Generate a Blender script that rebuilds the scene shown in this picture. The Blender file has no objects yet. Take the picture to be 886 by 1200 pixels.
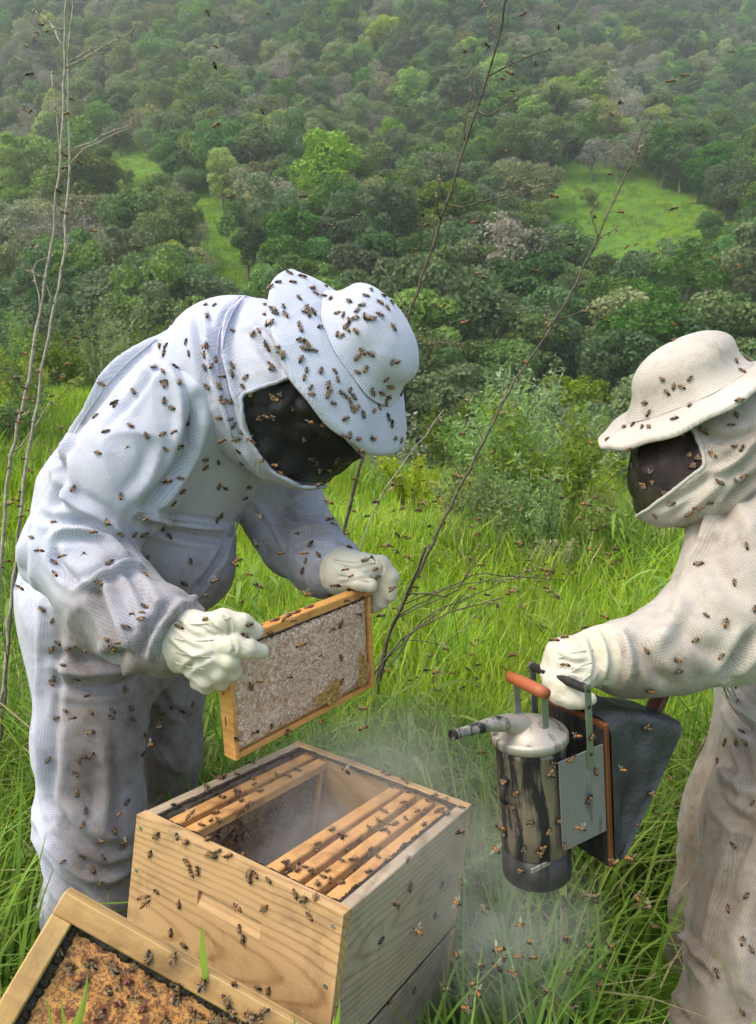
import bpy, bmesh, math, random
import numpy as np
from mathutils import Vector, Matrix, Euler
from mathutils.bvhtree import BVHTree
R = math.radians
rng = np.random.default_rng(7)
random.seed(7)
SC = bpy.context.scene
COL = SC.collection
# ------------------------------------------------------------------ camera, world, sun, exposure
CAM_H, PITCH, F = 1.33, R(8), 900.0
cd = bpy.data.cameras.new('camera'); cam = bpy.data.objects.new('camera', cd); COL.objects.link(cam)
cam.location = (0, 0, CAM_H); cam.rotation_euler = (R(90) - PITCH, 0, 0)
cd.sensor_fit = 'VERTICAL'; cd.sensor_height = 24; cd.lens = 18; cd.clip_start = .05; cd.clip_end = 4000
cd.dof.use_dof = True; cd.dof.focus_distance = 1.38; cd.dof.aperture_fstop = 9
SC.camera = cam
CM = Matrix.Translation((0, 0, CAM_H)) @ Euler((R(90) - PITCH, 0, 0)).to_matrix().to_4x4()
CMn = np.array(CM)
CVI = np.array(CM.inverted())
SUN_EL, SUN_AZ = 58, -115            # azimuth from +Y, clockwise positive
world = bpy.data.worlds.new('World'); SC.world = world; world.use_nodes = True
wn = world.node_tree.nodes; wl = world.node_tree.links
sky = wn.new('ShaderNodeTexSky'); sky.sky_type = 'NISHITA'; sky.sun_disc = False
sky.sun_elevation = R(SUN_EL); sky.sun_rotation = R(SUN_AZ); sky.air_density = 1.3; sky.dust_density = 4.0; sky.ozone_density = 1.0
wn['Background'].inputs['Strength'].default_value = 0.15
wl.new(sky.outputs['Color'], wn['Background'].inputs['Color'])
sd = bpy.data.lights.new('sun', 'SUN'); sd.energy = .95; sd.angle = R(36); sd.color = (1, .93, .78)
sun = bpy.data.objects.new('sun', sd); COL.objects.link(sun)
e, a = R(SUN_EL), R(SUN_AZ)
sdir = Vector((math.cos(e) * math.sin(a), math.cos(e) * math.cos(a), math.sin(e)))
sun.rotation_euler = sdir.to_track_quat('Z', 'Y').to_euler(); sun.location = sdir * 50
SC.view_settings.view_transform = 'Standard'; SC.view_settings.look = 'None'
SC.view_settings.exposure = 1.25; SC.view_settings.gamma = 1; SC.view_settings.use_curve_mapping = False
SC.cycles.max_bounces = 8; SC.cycles.diffuse_bounces = 4; SC.cycles.glossy_bounces = 3
SC.cycles.transmission_bounces = 4; SC.cycles.transparent_max_bounces = 12; SC.cycles.volume_bounces = 2
SC.cycles.use_denoising = True

# ------------------------------------------------------------------ helpers
def at(px, py, d):
    """world point seen at photo pixel (px,py), d metres in front of the lens"""
    v = CM @ Vector(((px - 443) / F * d, -(py - 600) / F * d, -d))
    return v
def pix(P):
    P = np.asarray(P, float).reshape(-1, 3)
    c = P @ CVI[:3, :3].T + CVI[:3, 3]
    return np.stack([443 + F * c[:, 0] / -c[:, 2], 600 - F * c[:, 1] / -c[:, 2], -c[:, 2]], 1)
def cdir(x, up, toward):
    """camera-frame direction (right, up, towards the lens) as a world vector"""
    return (CM.to_3x3() @ Vector((x, up, toward))).normalized()
def _h(ix, iy, iz):
    n = (ix * 374761393 + iy * 668265263 + iz * 1274126177) & 0x7fffffff
    n = ((n ^ (n >> 13)) * 1274126177) & 0x7fffffff
    return ((n ^ (n >> 16)) & 0xffff) / 65535.0
def vnoise(P):
    P = np.asarray(P, float); i = np.floor(P).astype(np.int64); f = P - i; f = f * f * (3 - 2 * f)
    o = 0
    for dx in (0, 1):
        for dy in (0, 1):
            for dz in (0, 1):
                w = (f[:, 0] if dx else 1 - f[:, 0]) * (f[:, 1] if dy else 1 - f[:, 1]) * (f[:, 2] if dz else 1 - f[:, 2])
                o = o + w * _h(i[:, 0] + dx, i[:, 1] + dy, i[:, 2] + dz)
    return o * 2 - 1
def sm(x, a, b):
    t = np.clip((np.asarray(x, float) - a) / (b - a), 0, 1); return t * t * (3 - 2 * t)
def in_poly(x, y, poly):
    x = np.asarray(x); y = np.asarray(y); c = np.zeros(x.shape, bool); n = len(poly)
    for i in range(n):
        x1, y1 = poly[i]; x2, y2 = poly[(i + 1) % n]
        if y1 == y2: continue
        c ^= ((y1 > y) != (y2 > y)) & (x < (x2 - x1) * (y - y1) / (y2 - y1) + x1)
    return c
def empty(name, label, cat, loc=(0, 0, 0), group=None):
    o = bpy.data.objects.new(name, None); COL.objects.link(o); o.location = loc; o.empty_display_size = .1
    tag(o, label, cat, group); return o
def tag(o, label=None, cat=None, group=None, kind=None):
    if label: o['label'] = label
    if cat: o['category'] = cat
    if group: o['group'] = group
    if kind: o['kind'] = kind
    return o
def mesh(name, V, Fc, mats, smooth=True, mi=None):
    me = bpy.data.meshes.new(name)
    V = np.asarray(V, float)
    if isinstance(Fc, np.ndarray):
        n, k = Fc.shape
        me.vertices.add(len(V)); me.vertices.foreach_set('co', V.ravel().astype(np.float32))
        me.loops.add(n * k); me.loops.foreach_set('vertex_index', Fc.ravel().astype(np.int32))
        me.polygons.add(n); me.polygons.foreach_set('loop_start', np.arange(0, n * k, k, dtype=np.int32))
        me.update(calc_edges=True)
    else:
        me.from_pydata([tuple(v) for v in V], [], Fc)
    for m in (mats if isinstance(mats, (list, tuple)) else [mats]):
        me.materials.append(m)
    me.polygons.foreach_set('use_smooth', np.full(len(me.polygons), smooth))
    if mi is not None: me.polygons.foreach_set('material_index', np.asarray(mi, np.int32))
    me.update()
    return me
def link(name, me, parent=None, mw=None):
    o = bpy.data.objects.new(name, me); COL.objects.link(o)
    if parent is not None: o.parent = parent
    if mw is not None: o.matrix_local = mw
    return o
def inroot(root, V):
    """world vertices -> local to a thing's Empty (placed without rotation)"""
    return np.asarray(V, float) - np.array(root.location)
# --- node helpers
def mat(name):
    m = bpy.data.materials.new(name); m.use_nodes = True
    nt = m.node_tree; return m, nt.nodes, nt.links, nt.nodes['Principled BSDF']
def N(nodes, t, **kw):
    n = nodes.new(t)
    for k, v in kw.items():
        if k.startswith('i_'): n.inputs[int(k[2:])].default_value = v
        else: setattr(n, k, v)
    return n
def ramp(nodes, stops, interp='LINEAR'):
    r = nodes.new('ShaderNodeValToRGB'); cr = r.color_ramp; cr.interpolation = interp
    while len(cr.elements) < len(stops): cr.elements.new(.5)
    for el, (p, c) in zip(cr.elements, stops):
        el.position = p; el.color = (*c, 1) if len(c) == 3 else c
    return r
def noise(nodes, links, scale, detail=4, rough=.55, coord=None, dist=0):
    n = nodes.new('ShaderNodeTexNoise'); n.inputs['Scale'].default_value = scale; n.inputs['Detail'].default_value = detail
    n.inputs['Roughness'].default_value = rough; n.inputs['Distortion'].default_value = dist
    if coord is not None: links.new(coord, n.inputs['Vector'])
    return n
def mixc(nodes, links, fac, a, b, mode='MIX'):
    n = nodes.new('ShaderNodeMix'); n.data_type = 'RGBA'; n.blend_type = mode
    for sock, v in ((n.inputs[0], fac), (n.inputs[6], a), (n.inputs[7], b)):
        if hasattr(v, 'is_output'): links.new(v, sock)
        else: sock.default_value = v if isinstance(v, (int, float)) else (*v, 1)
    return n.outputs[2]
def mth(nodes, links, op, a, b=0.0, c=0.0):
    n = nodes.new('ShaderNodeMath'); n.operation = op
    for s, v in zip(n.inputs, (a, b, c)):
        if hasattr(v, 'is_output'): links.new(v, s)
        else: s.default_value = v
    return n.outputs[0]
def bump(nodes, links, h, strength, dist, bsdf, prev=None):
    b = nodes.new('ShaderNodeBump'); b.inputs['Strength'].default_value = strength; b.inputs['Distance'].default_value = dist
    links.new(h, b.inputs['Height'])
    if prev is not None: links.new(prev, b.inputs['Normal'])
    if bsdf is not None: links.new(b.outputs[0], bsdf.inputs['Normal'])
    return b.outputs[0]

# ------------------------------------------------------------------ terrain
HP = np.array([(-200, -4), (-30, 0), (0, 0), (14, .1), (20, -1.6), (32, -9), (48, -14), (62, -9), (90, 6), (130, 26), (160, 41), (200, 66), (240, 96), (300, 146), (360, 200), (450, 270), (650, 340), (1500, 380), (4000, 380)], float)
def zt(x, y):
    x = np.asarray(x, float); y = np.asarray(y, float)
    far = sm(y, 30, 140)
    ye = y - 0.22 * np.maximum(0, x - 10) * sm(y, 150, 260) + far * (9 * np.sin(x / 37 + 1.3) + 6 * np.sin(x / 17 + y / 41))
    h = np.interp(ye, HP[:, 0], HP[:, 1])
    for k in (-4, -2, 2, 4): h = h + np.interp(ye + k * (.3 + .04 * np.abs(y)), HP[:, 0], HP[:, 1])
    h = h / 5
    rise = sm(x, .5, -5) * .135 * np.maximum(0, np.minimum(y, 24) - 2.5) * sm(y, 44, 24)
    P = np.stack([x.ravel(), y.ravel(), 0 * x.ravel()], 1)
    bumpy = (vnoise(P * .9) * .05 + vnoise(P * .31 + 9) * .10).reshape(x.shape)
    return h + rise + bumpy * sm(np.hypot(x, y - 1.4), .6, 3) + far * 2.2 * vnoise(P * .05).reshape(x.shape)
def gmat():
    m, n, l, b = mat('meadow_ground')
    co = n.new('ShaderNodeTexCoord').outputs['Object']
    n1 = noise(n, l, .35, 5, .6, co); n2 = noise(n, l, 6, 5, .65, co); n3 = noise(n, l, .02, 3, .5, co)
    c1 = ramp(n, [(.3, (.035, .075, .012)), (.5, (.085, .18, .018)), (.7, (.15, .27, .035))]); n4 = noise(n, l, .9, 4, .6, co); l.new(mth(n, l, 'ADD', mth(n, l, 'MULTIPLY', n1.outputs[0], .5), mth(n, l, 'MULTIPLY', n4.outputs[0], .5)), c1.inputs[0])
    c2 = ramp(n, [(.35, (.5, .5, .45)), (.65, (1.25, 1.2, 1.1))]); l.new(n2.outputs[0], c2.inputs[0])
    c = mixc(n, l, 1.0, c1.outputs[0], c2.outputs[0], 'MULTIPLY')
    l.new(c, b.inputs['Base Color']); b.inputs['Roughness'].default_value = .95; b.inputs['Specular IOR Level'].default_value = .1
    bump(n, l, n2.outputs[0], .8, .06, b)
    return m
g_ = np.linspace(-1, 1, 221); xs = np.sinh(g_ * 6.2) / math.sinh(6.2) * 1500
g_ = np.linspace(0, 1, 261); ys = -60 + 0 * g_
ys = np.concatenate([np.linspace(-200, -8, 12), -7.5 + np.sinh(g_ * 5.6) / math.sinh(5.6) * 1900])
X, Y = np.meshgrid(xs, ys)
V = np.stack([X.ravel(), Y.ravel(), zt(X, Y).ravel()], 1)
nx, ny = len(xs), len(ys)
I = (np.arange(ny - 1)[:, None] * nx + np.arange(nx - 1)[None]).ravel()
tag(link('ground', mesh('ground', V, np.stack([I, I + 1, I + nx + 1, I + nx], 1), gmat())), kind='structure')

# ------------------------------------------------------------------ scatter (ground cover and the far wood)
def scatter(name, pts, rotz, scl, idx, protos, tilt=None):
    me = bpy.data.meshes.new(name); me.vertices.add(len(pts)); me.vertices.foreach_set('co', np.asarray(pts, np.float32).ravel())
    rot = np.zeros((len(pts), 3), np.float32); rot[:, 2] = rotz
    if tilt is not None: rot[:, 0] = tilt
    a = me.attributes.new('rot', 'FLOAT_VECTOR', 'POINT'); a.data.foreach_set('vector', rot.ravel())
    s3 = np.asarray(scl, np.float32); s3 = s3 if s3.ndim == 2 else np.repeat(s3[:, None], 3, 1)
    a = me.attributes.new('scl', 'FLOAT_VECTOR', 'POINT'); a.data.foreach_set('vector', s3.ravel())
    a = me.attributes.new('idx', 'INT', 'POINT'); a.data.foreach_set('value', np.asarray(idx, np.int32))
    c = bpy.data.collections.new(name + '_pieces')
    for i, (pm) in enumerate(protos):
        o = bpy.data.objects.new(f'{name}_piece.{i:03d}', pm); c.objects.link(o)
    ng = bpy.data.node_groups.new(name, 'GeometryNodeTree')
    ng.interface.new_socket('Geometry', in_out='INPUT', socket_type='NodeSocketGeometry')
    ng.interface.new_socket('Geometry', in_out='OUTPUT', socket_type='NodeSocketGeometry')
    n = ng.nodes; l = ng.links
    gi = n.new('NodeGroupInput'); go = n.new('NodeGroupOutput')
    ip = n.new('GeometryNodeInstanceOnPoints'); ci = n.new('GeometryNodeCollectionInfo')
    ci.inputs['Collection'].default_value = c; ci.inputs['Separate Children'].default_value = True; ci.inputs['Reset Children'].default_value = True
    def att(nm, ty):
        t = n.new('GeometryNodeInputNamedAttribute'); t.data_type = ty; t.inputs['Name'].default_value = nm
        return [o for o in t.outputs if o.enabled and o.name == 'Attribute'][0]
    e2r = n.new('FunctionNodeEulerToRotation')
    l.new(gi.outputs[0], ip.inputs['Points']); l.new(ci.outputs[0], ip.inputs['Instance'])
    ip.inputs['Pick Instance'].default_value = True
    l.new(att('idx', 'INT'), ip.inputs['Instance Index'])
    l.new(att('rot', 'FLOAT_VECTOR'), e2r.inputs[0]); l.new(e2r.outputs[0], ip.inputs['Rotation'])
    l.new(att('scl', 'FLOAT_VECTOR'), ip.inputs['Scale']); l.new(ip.outputs[0], go.inputs[0])
    o = link(name, me); md = o.modifiers.new('scatter', 'NODES'); md.node_group = ng
    return o

# ------------------------------------------------------------------ foliage
def leafmat(name, c1, c2, trans=.35, hue=.03):
    m, n, l, b = mat(name)
    oi = n.new('ShaderNodeObjectInfo'); co = n.new('ShaderNodeTexCoord').outputs['Object']
    geo = n.new('ShaderNodeNewGeometry')
    c = mixc(n, l, geo.outputs['Random Per Island'], c1, c2)
    hs = n.new('ShaderNodeHueSaturation'); l.new(c, hs.inputs['Color'])
    l.new(mth(n, l, 'MULTIPLY_ADD', oi.outputs['Random'], .7, .65), hs.inputs['Value'])
    r2 = mth(n, l, 'FRACT', mth(n, l, 'MULTIPLY', oi.outputs['Random'], 17.3))
    l.new(mth(n, l, 'MULTIPLY_ADD', r2, hue * 2, .5 - hue), hs.inputs['Hue'])
    l.new(mth(n, l, 'MULTIPLY_ADD', mth(n, l, 'FRACT', mth(n, l, 'MULTIPLY', oi.outputs['Random'], 5.7)), .5, .7), hs.inputs['Saturation'])
    l.new(hs.outputs[0], b.inputs['Base Color']); b.inputs['Roughness'].default_value = .55; b.inputs['Specular IOR Level'].default_value = .3
    t = n.new('ShaderNodeBsdfTranslucent'); l.new(hs.outputs[0], t.inputs['Color'])
    mx = n.new('ShaderNodeMixShader'); mx.inputs[0].default_value = trans
    l.new(b.outputs[0], mx.inputs[1]); l.new(t.outputs[0], mx.inputs[2]); l.new(mx.outputs[0], n['Material Output'].inputs['Surface'])
    return m
LM = {'dark': leafmat('leaf_dark', (.075, .15, .025), (.125, .22, .04), .4),
      'mid': leafmat('leaf_mid', (.12, .21, .035), (.19, .29, .055), .4),
      'bright': leafmat('leaf_bright', (.19, .30, .035), (.27, .39, .06), .4),
      'olive': leafmat('leaf_olive', (.19, .22, .07), (.26, .28, .115), .4),
      'grey': leafmat('leaf_grey', (.23, .225, .15), (.32, .30, .215), .3)}
def barkmat():
    m, n, l, b = mat('bark')
    n1 = noise(n, l, 8, 5, .6); r = ramp(n, [(.3, (.07, .055, .04)), (.7, (.2, .17, .14))]); l.new(n1.outputs[0], r.inputs[0])
    l.new(r.outputs[0], b.inputs['Base Color']); b.inputs['Roughness'].default_value = .9; bump(n, l, n1.outputs[0], .5, .05, b)
    return m
BARK = barkmat()
def unit(v): return v / (np.linalg.norm(v, axis=-1, keepdims=True) + 1e-12)
def leaf_quads(P, D, size, aspect, r, jit=.7):
    """one bent leaf (two triangles) per point, facing roughly D"""
    n = len(P); nrm = unit(D + r.normal(0, jit, (n, 3)))
    t = unit(np.cross(nrm, r.normal(0, 1, (n, 3)))); b = np.cross(nrm, t)
    s = np.asarray(size).reshape(-1, 1) * r.uniform(.6, 1.35, (n, 1)); w = s * aspect
    A = P - t * s * .5; B = P + b * w * .5 + nrm * s * .06; C = P + t * s * .5; Dd = P - b * w * .5 + nrm * s * .06
    V = np.stack([A, B, C, Dd], 1).reshape(-1, 3)
    I = np.arange(n)[:, None] * 4
    return V, np.concatenate([I, I + 1, I + 2, I + 3], 1)
def tube(pts, rad, sides=6, cap=True):
    pts = np.asarray(pts, float); n = len(pts); rad = np.broadcast_to(np.asarray(rad, float), (n,))
    T = unit(np.gradient(pts, axis=0)); up = np.array([0, 0, 1.]) if abs(T[0, 2]) < .9 else np.array([1., 0, 0])
    V = []; u = unit(np.cross(T[0], up))
    for i in range(n):
        u = unit(u - T[i] * np.dot(u, T[i])); v = np.cross(T[i], u)
        a = np.linspace(0, 2 * np.pi, sides, endpoint=False)[:, None]
        V.append(pts[i] + rad[i] * (np.cos(a) * u + np.sin(a) * v))
    V = np.concatenate(V); Fc = []
    for i in range(n - 1):
        for j in range(sides):
            k = (j + 1) % sides; Fc.append((i * sides + j, i * sides + k, (i + 1) * sides + k, (i + 1) * sides + j))
    if cap: Fc += [tuple(range(sides - 1, -1, -1)), tuple(range((n - 1) * sides, n * sides))]
    return V, Fc
def join(parts):
    V = []; Fc = []; o = 0
    for v, f in parts:
        v = np.asarray(v, float); V.append(v); Fc += [tuple(int(i) + o for i in q) for q in f]; o += len(v)
    return np.concatenate(V), Fc
def make_crown(seed, h, w, nl, per, leaf, sparse=0.0, flat=1.0):
    r = np.random.default_rng(seed)
    C = []; Rr = []; off = r.normal(0, .09 * w, 2)
    for i in range(int(nl * 1.5)):
        u = r.normal(0, 1, 3); u /= np.linalg.norm(u); q = r.random() ** .4
        C.append((u[0] * q * w * .40 + off[0] * u[2], u[1] * q * w * .40 + off[1] * u[2], h * .60 + u[2] * q * h * .30 * flat)); Rr.append(w * r.uniform(.085, .21))
    C = np.array(C); Rr = np.array(Rr); P = []; D = []
    for c, rr in zip(C, Rr):
        d = unit(r.normal(0, 1, (per, 3)) + np.array([0, 0, .35])); p = c + d * rr * r.uniform(.72, 1.08, (per, 1)) * np.array([1, 1, .8])
        keep = np.ones(per, bool)
        for c2, r2 in zip(C, Rr):
            keep &= np.linalg.norm((p - c2) / np.array([1, 1, .8]), axis=1) > r2 * .68
        keep &= r.random(per) > sparse
        P.append(p[keep]); D.append(d[keep])
    P = np.concatenate(P); D = np.concatenate(D)
    return leaf_quads(P, D, np.full(len(P), leaf), .75, r), C
def make_trunk(seed, h, C):
    r = np.random.default_rng(seed + 50); parts = []
    top = np.array([r.normal(0, .2), r.normal(0, .2), h * .55])
    pts = np.linspace([0, 0, -1.5], top, 5); pts[1:4, :2] += r.normal(0, .12, (3, 2))
    parts.append(tube(pts, np.linspace(h * .026, h * .013, 5), 7))
    for c in C[:9]:
        s = pts[2] + (top - pts[2]) * r.random(); m = (s + c) / 2 + np.array([0, 0, -.2])
        parts.append(tube([s, m, c], [h * .011, h * .007, h * .003], 5))
    return join(parts)
KINDS = []
for i, (sp, h, w, nl, per, leaf, spar, fl) in enumerate([
    ('dark', 10, 9, 26, 300, .36, 0, 1), ('dark', 12, 8, 26, 290, .35, .1, 1.3), ('mid', 9, 9, 24, 300, .36, 0, .9), ('mid', 11, 8.5, 26, 290, .34, .1, 1.2),
    ('mid', 8, 7, 20, 300, .33, .1, 1), ('bright', 8, 8, 22, 300, .34, .05, 1), ('bright', 10, 7.5, 22, 300, .33, .15, 1.2), ('olive', 9, 8, 22, 300, .33, .25, 1),
    ('olive', 8, 9, 24, 300, .32, .3, .85), ('grey', 9, 7.5, 22, 170, .26, .45, 1.1), ('grey', 8, 8, 24, 150, .24, .5, 1)]):
    (cv, cf), C = make_crown(100 + i, h, w, nl, per, leaf, spar, fl)
    KINDS.append(dict(sp=sp, h=h, w=w, crown=mesh('crown', cv, cf, LM[sp], False), trunk=mesh('trunk', *make_trunk(i, h, C), BARK), cv=cv, cf=cf, C=C))
CLEAR = [[(640, 228), (700, 216), (770, 222), (845, 252), (850, 288), (760, 292), (690, 264)], [(105, 190), (180, 187), (195, 212), (178, 234), (125, 226)], [(208, 236), (252, 240), (292, 305), (276, 330), (230, 318)]]
# candidate sites on the far slope
sites = []
y = 34.0
while y < 400:
    st = 4.5 + y * .005
    for x in np.arange(-y * 1.15 - 20, y * 1.05 + 20, st):
        sites.append((x + rng.uniform(-.45, .45) * st, y + rng.uniform(-.45, .45) * st))
    y += st * .9
S = np.array(sites); Sz = zt(S[:, 0], S[:, 1]); pp = pix(np.stack([S[:, 0], S[:, 1], Sz], 1))
sc_ = rng.uniform(.62, 1.12, len(S)) * np.where(rng.random(len(S)) < .12, 1.25, 1)
hpx = 9 * sc_ * F / pp[:, 2]
ok = np.ones(len(S), bool)
for poly in CLEAR:
    for k in (0, .3, .6, .85, 1.05): ok &= ~in_poly(pp[:, 0], pp[:, 1] - k * hpx, poly)
ok &= (pp[:, 1] - hpx < 560) & (pp[:, 1] > -60) & (pp[:, 0] > -620) & (pp[:, 0] < 1420)
# left meadow stays open up to the first trees
ok &= ~((S[:, 1] < 40) & (np.abs(S[:, 0]) < 34))
S, Sz, pp, sc_, hpx = S[ok], Sz[ok], pp[ok], sc_[ok], hpx[ok]
P3 = np.stack([S[:, 0], S[:, 1], Sz], 1)
patch = vnoise(P3 * .035 + 3) + .6 * vnoise(P3 * .09 + 31) + rng.normal(0, .35, len(S))
pickk = np.zeros(len(S), int)
for i in range(len(S)):
    v = patch[i]; px_, py_ = pp[i, 0], pp[i, 1] - hpx[i] * .5
    ch = [0, 1] if v < -.35 else [0, 2, 3, 1] if v < 0 else [2, 3, 4] if v < .3 else [5, 6, 4, 7] if v < .62 else [7, 8, 9, 10]
    if 560 < px_ < 720 and 200 < py_ < 330 and rng.random() < .5: ch = [9, 10, 8]
    if 450 < px_ < 740 and 330 < py_ < 500: ch = [0, 1, 2, 3, 0, 5]
    pickk[i] = ch[rng.integers(len(ch))]
score = hpx * np.where((pp[:, 0] > -20) & (pp[:, 0] < 906) & (pp[:, 1] - hpx * .8 < 530), 1, 0)
LK = {'dark': 'dark green', 'mid': 'mid green', 'bright': 'fresh light green', 'olive': 'loose olive green', 'grey': 'thin greyish'}
CK = {0: 'broad', 1: 'tall', 2: 'broad', 3: 'tall', 4: 'compact', 5: 'round', 6: 'upright', 7: 'round', 8: 'spreading', 9: 'upright', 10: 'spreading'}
REFS = [((40, 30), 'left of the stalk tips at the top left'), ((120, 60), 'right of the tall left stalk tips'), ((60, 130), 'behind the upper left stalks'), ((150, 215), 'at the small upper left clearing'),
        ((215, 190), 'above the narrow grass strip'), ((245, 285), 'at the narrow grass strip'), ((40, 230), 'at the left edge below the stalk twigs'), ((30, 330), 'by the left stalks just above the meadow'),
        ((150, 350), 'above the bent beekeeper\'s back'), ((330, 270), 'just above the white bee-covered hat'), ((420, 300), 'right above the bee-covered hat brim'), ((330, 190), 'left of the middle dry stalk'),
        ((400, 110), 'well left of the middle stalk'), ((280, 90), 'at upper left centre'), ((450, 30), 'left of the middle stalk tip'), ((640, 30), 'right of the middle stalk tip'), ((560, 130), 'behind the middle dry stalk'),
        ((640, 150), 'above the big clearing\'s left end'), ((740, 180), 'above the big clearing'), ((850, 190), 'above the big clearing\'s right end'), ((590, 250), 'left of the big clearing'), ((745, 260), 'in the big clearing'),
        ((860, 290), 'right of the big clearing at the edge'), ((700, 330), 'below the big clearing'), ((800, 350), 'above the right beekeeper\'s hat'), ((520, 330), 'right of the bee-covered hat crown'),
        ((560, 420), 'between the two hats'), ((650, 420), 'left of the right beekeeper\'s hat'), ((850, 30), 'in the top right corner'), ((740, 70), 'at the top right'), ((520, 480), 'above the meadow shrubs'), ((660, 490), 'behind the meadow shrubs')]
def where(px, py):
    r = sorted(REFS, key=lambda q: (q[0][0] - px) ** 2 + (q[0][1] - py) ** 2 * 1.5)
    return r[0][1]
order = np.argsort(-score)
near = [i for i in order if score[i] > 0][:284]
nearset = set(near)
TR = []
for i in near:
    k = int(pickk[i]); K = KINDS[k]; s = float(sc_[i]); rz = float(rng.uniform(0, 6.28))
    r = bpy.data.objects.new('tree', None); COL.objects.link(r); r.location = P3[i]; r.rotation_euler = (0, 0, rz); r.scale = (s * float(rng.uniform(.8, 1.25)), s * float(rng.uniform(.8, 1.25)), s * float(rng.uniform(.85, 1.2)))
    TR.append((r, k, s, pp[i, 0], pp[i, 1] - hpx[i] * .6))
    link('crown', K['crown'], r); link('trunk', K['trunk'], r)
ORD = 'first second third fourth fifth sixth seventh eighth ninth tenth eleventh twelfth thirteenth fourteenth fifteenth sixteenth seventeenth eighteenth nineteenth twentieth'.split()
def hill_hit(px, py):
    ds = np.linspace(60, 400, 1400); P = np.array(CAMP_) + (np.array([at(px, py, 1.0)]) - np.array(CAMP_)) * ds[:, None]; return P[np.argmax(P[:, 2] < zt(P[:, 0], P[:, 1]))]
CAMP_ = Vector((0, 0, CAM_H))
for px_, py_, k, s_, lb in ((211, 262, 10, .75, 'bare greyish tree standing alone in the narrow grass strip'), (233, 306, 9, .55, 'small thin grey tree low in the narrow grass strip'), (150, 222, 4, .42, 'small round bush tree in the upper left clearing'), (690, 245, 5, .45, 'small light green tree at the left end of the big clearing'), (830, 292, 0, .5, 'dark rounded tree at the right foot of the big clearing')):
    q_ = hill_hit(px_, py_); r = bpy.data.objects.new('tree', None); COL.objects.link(r); r.location = q_; r.scale = (s_, s_, s_ * 1.15); tag(r, lb, 'tree', 'trees on the far hillside'); link('crown', KINDS[k]['crown'], r); link('trunk', KINDS[k]['trunk'], r)
cells = {}
for t in TR: cells.setdefault((KINDS[t[1]]['sp'], CK[t[1]], where(t[3], t[4])), []).append(t)
for (sp, sh, w_), L in cells.items():
    L.sort(key=lambda t: t[4])
    for j, (r, k, s, px_, py_) in enumerate(L):
        n_ = len(L)
        if n_ == 1: q = ''
        elif n_ == 2: q = ['upper ', 'lower '][j]
        elif n_ == 3: q = ['topmost ', 'middle ', 'lowest '][j]
        else: q = 'topmost ' if j == 0 else 'lowest ' if j == n_ - 1 else 'second lowest ' if j == n_ - 2 else ORD[min(j, 19)] + ' from top '
        tag(r, f'{q}{sh} {LK[sp]} tree {w_}', 'tree', 'trees on the far hillside')
rest = [i for i in range(len(S)) if i not in nearset]
wood = []
for K in KINDS:
    tv, tf = make_trunk(3, K['h'], K['C']); nv = len(K['cv'])
    tf = [tuple(int(q) for q in f) for f in tf]
    fl = [tuple(int(q) for q in f) for f in K['cf']] + [tuple(q + nv for q in f) for f in tf]
    wood.append(mesh('wood', np.concatenate([K['cv'], tv]), fl, [LM[K['sp']], BARK], False, [0] * len(K['cf']) + [1] * len(tf)))
o = scatter('forest', P3[rest], rng.uniform(0, 6.28, len(rest)), sc_[rest], pickk[rest], wood)
tag(o, 'mass of mixed green forest covering the upper hillside', 'forest', kind='stuff')
print('TREES', len(near), 'rest', len(rest))
# ------------------------------------------------------------------ meadow grass, shrubs, dry stalks
def grassmat(name, lo, mid, hi):
    m, n, l, b = mat(name)
    geo = n.new('ShaderNodeNewGeometry'); oi = n.new('ShaderNodeObjectInfo')
    gp = n.new('ShaderNodeNewGeometry').outputs['Position']
    n1 = noise(n, l, .8, 3, .5, gp)
    r = ramp(n, [(0, lo), (.5, mid), (1, hi)]); l.new(geo.outputs['Random Per Island'], r.inputs[0])
    hs = n.new('ShaderNodeHueSaturation'); l.new(r.outputs[0], hs.inputs['Color'])
    l.new(mth(n, l, 'MULTIPLY_ADD', n1.outputs[0], .9, .55), hs.inputs['Value'])
    l.new(mth(n, l, 'MULTIPLY_ADD', oi.outputs['Random'], .03, .485), hs.inputs['Hue'])
    l.new(hs.outputs[0], b.inputs['Base Color']); b.inputs['Roughness'].default_value = .5; b.inputs['Specular IOR Level'].default_value = .25
    t = n.new('ShaderNodeBsdfTranslucent'); l.new(hs.outputs[0], t.inputs['Color'])
    mx = n.new('ShaderNodeMixShader'); mx.inputs[0].default_value = .4
    l.new(b.outputs[0], mx.inputs[1]); l.new(t.outputs[0], mx.inputs[2]); l.new(mx.outputs[0], n['Material Output'].inputs['Surface'])
    return m
G_BR = grassmat('grass_bright', (.22, .34, .015), (.32, .47, .025), (.42, .55, .05))
G_DK = grassmat('grass_deep', (.11, .20, .025), (.17, .29, .035), (.25, .37, .06))
G_ST = grassmat('grass_straw', (.30, .24, .10), (.42, .34, .17), (.5, .42, .24))
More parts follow.
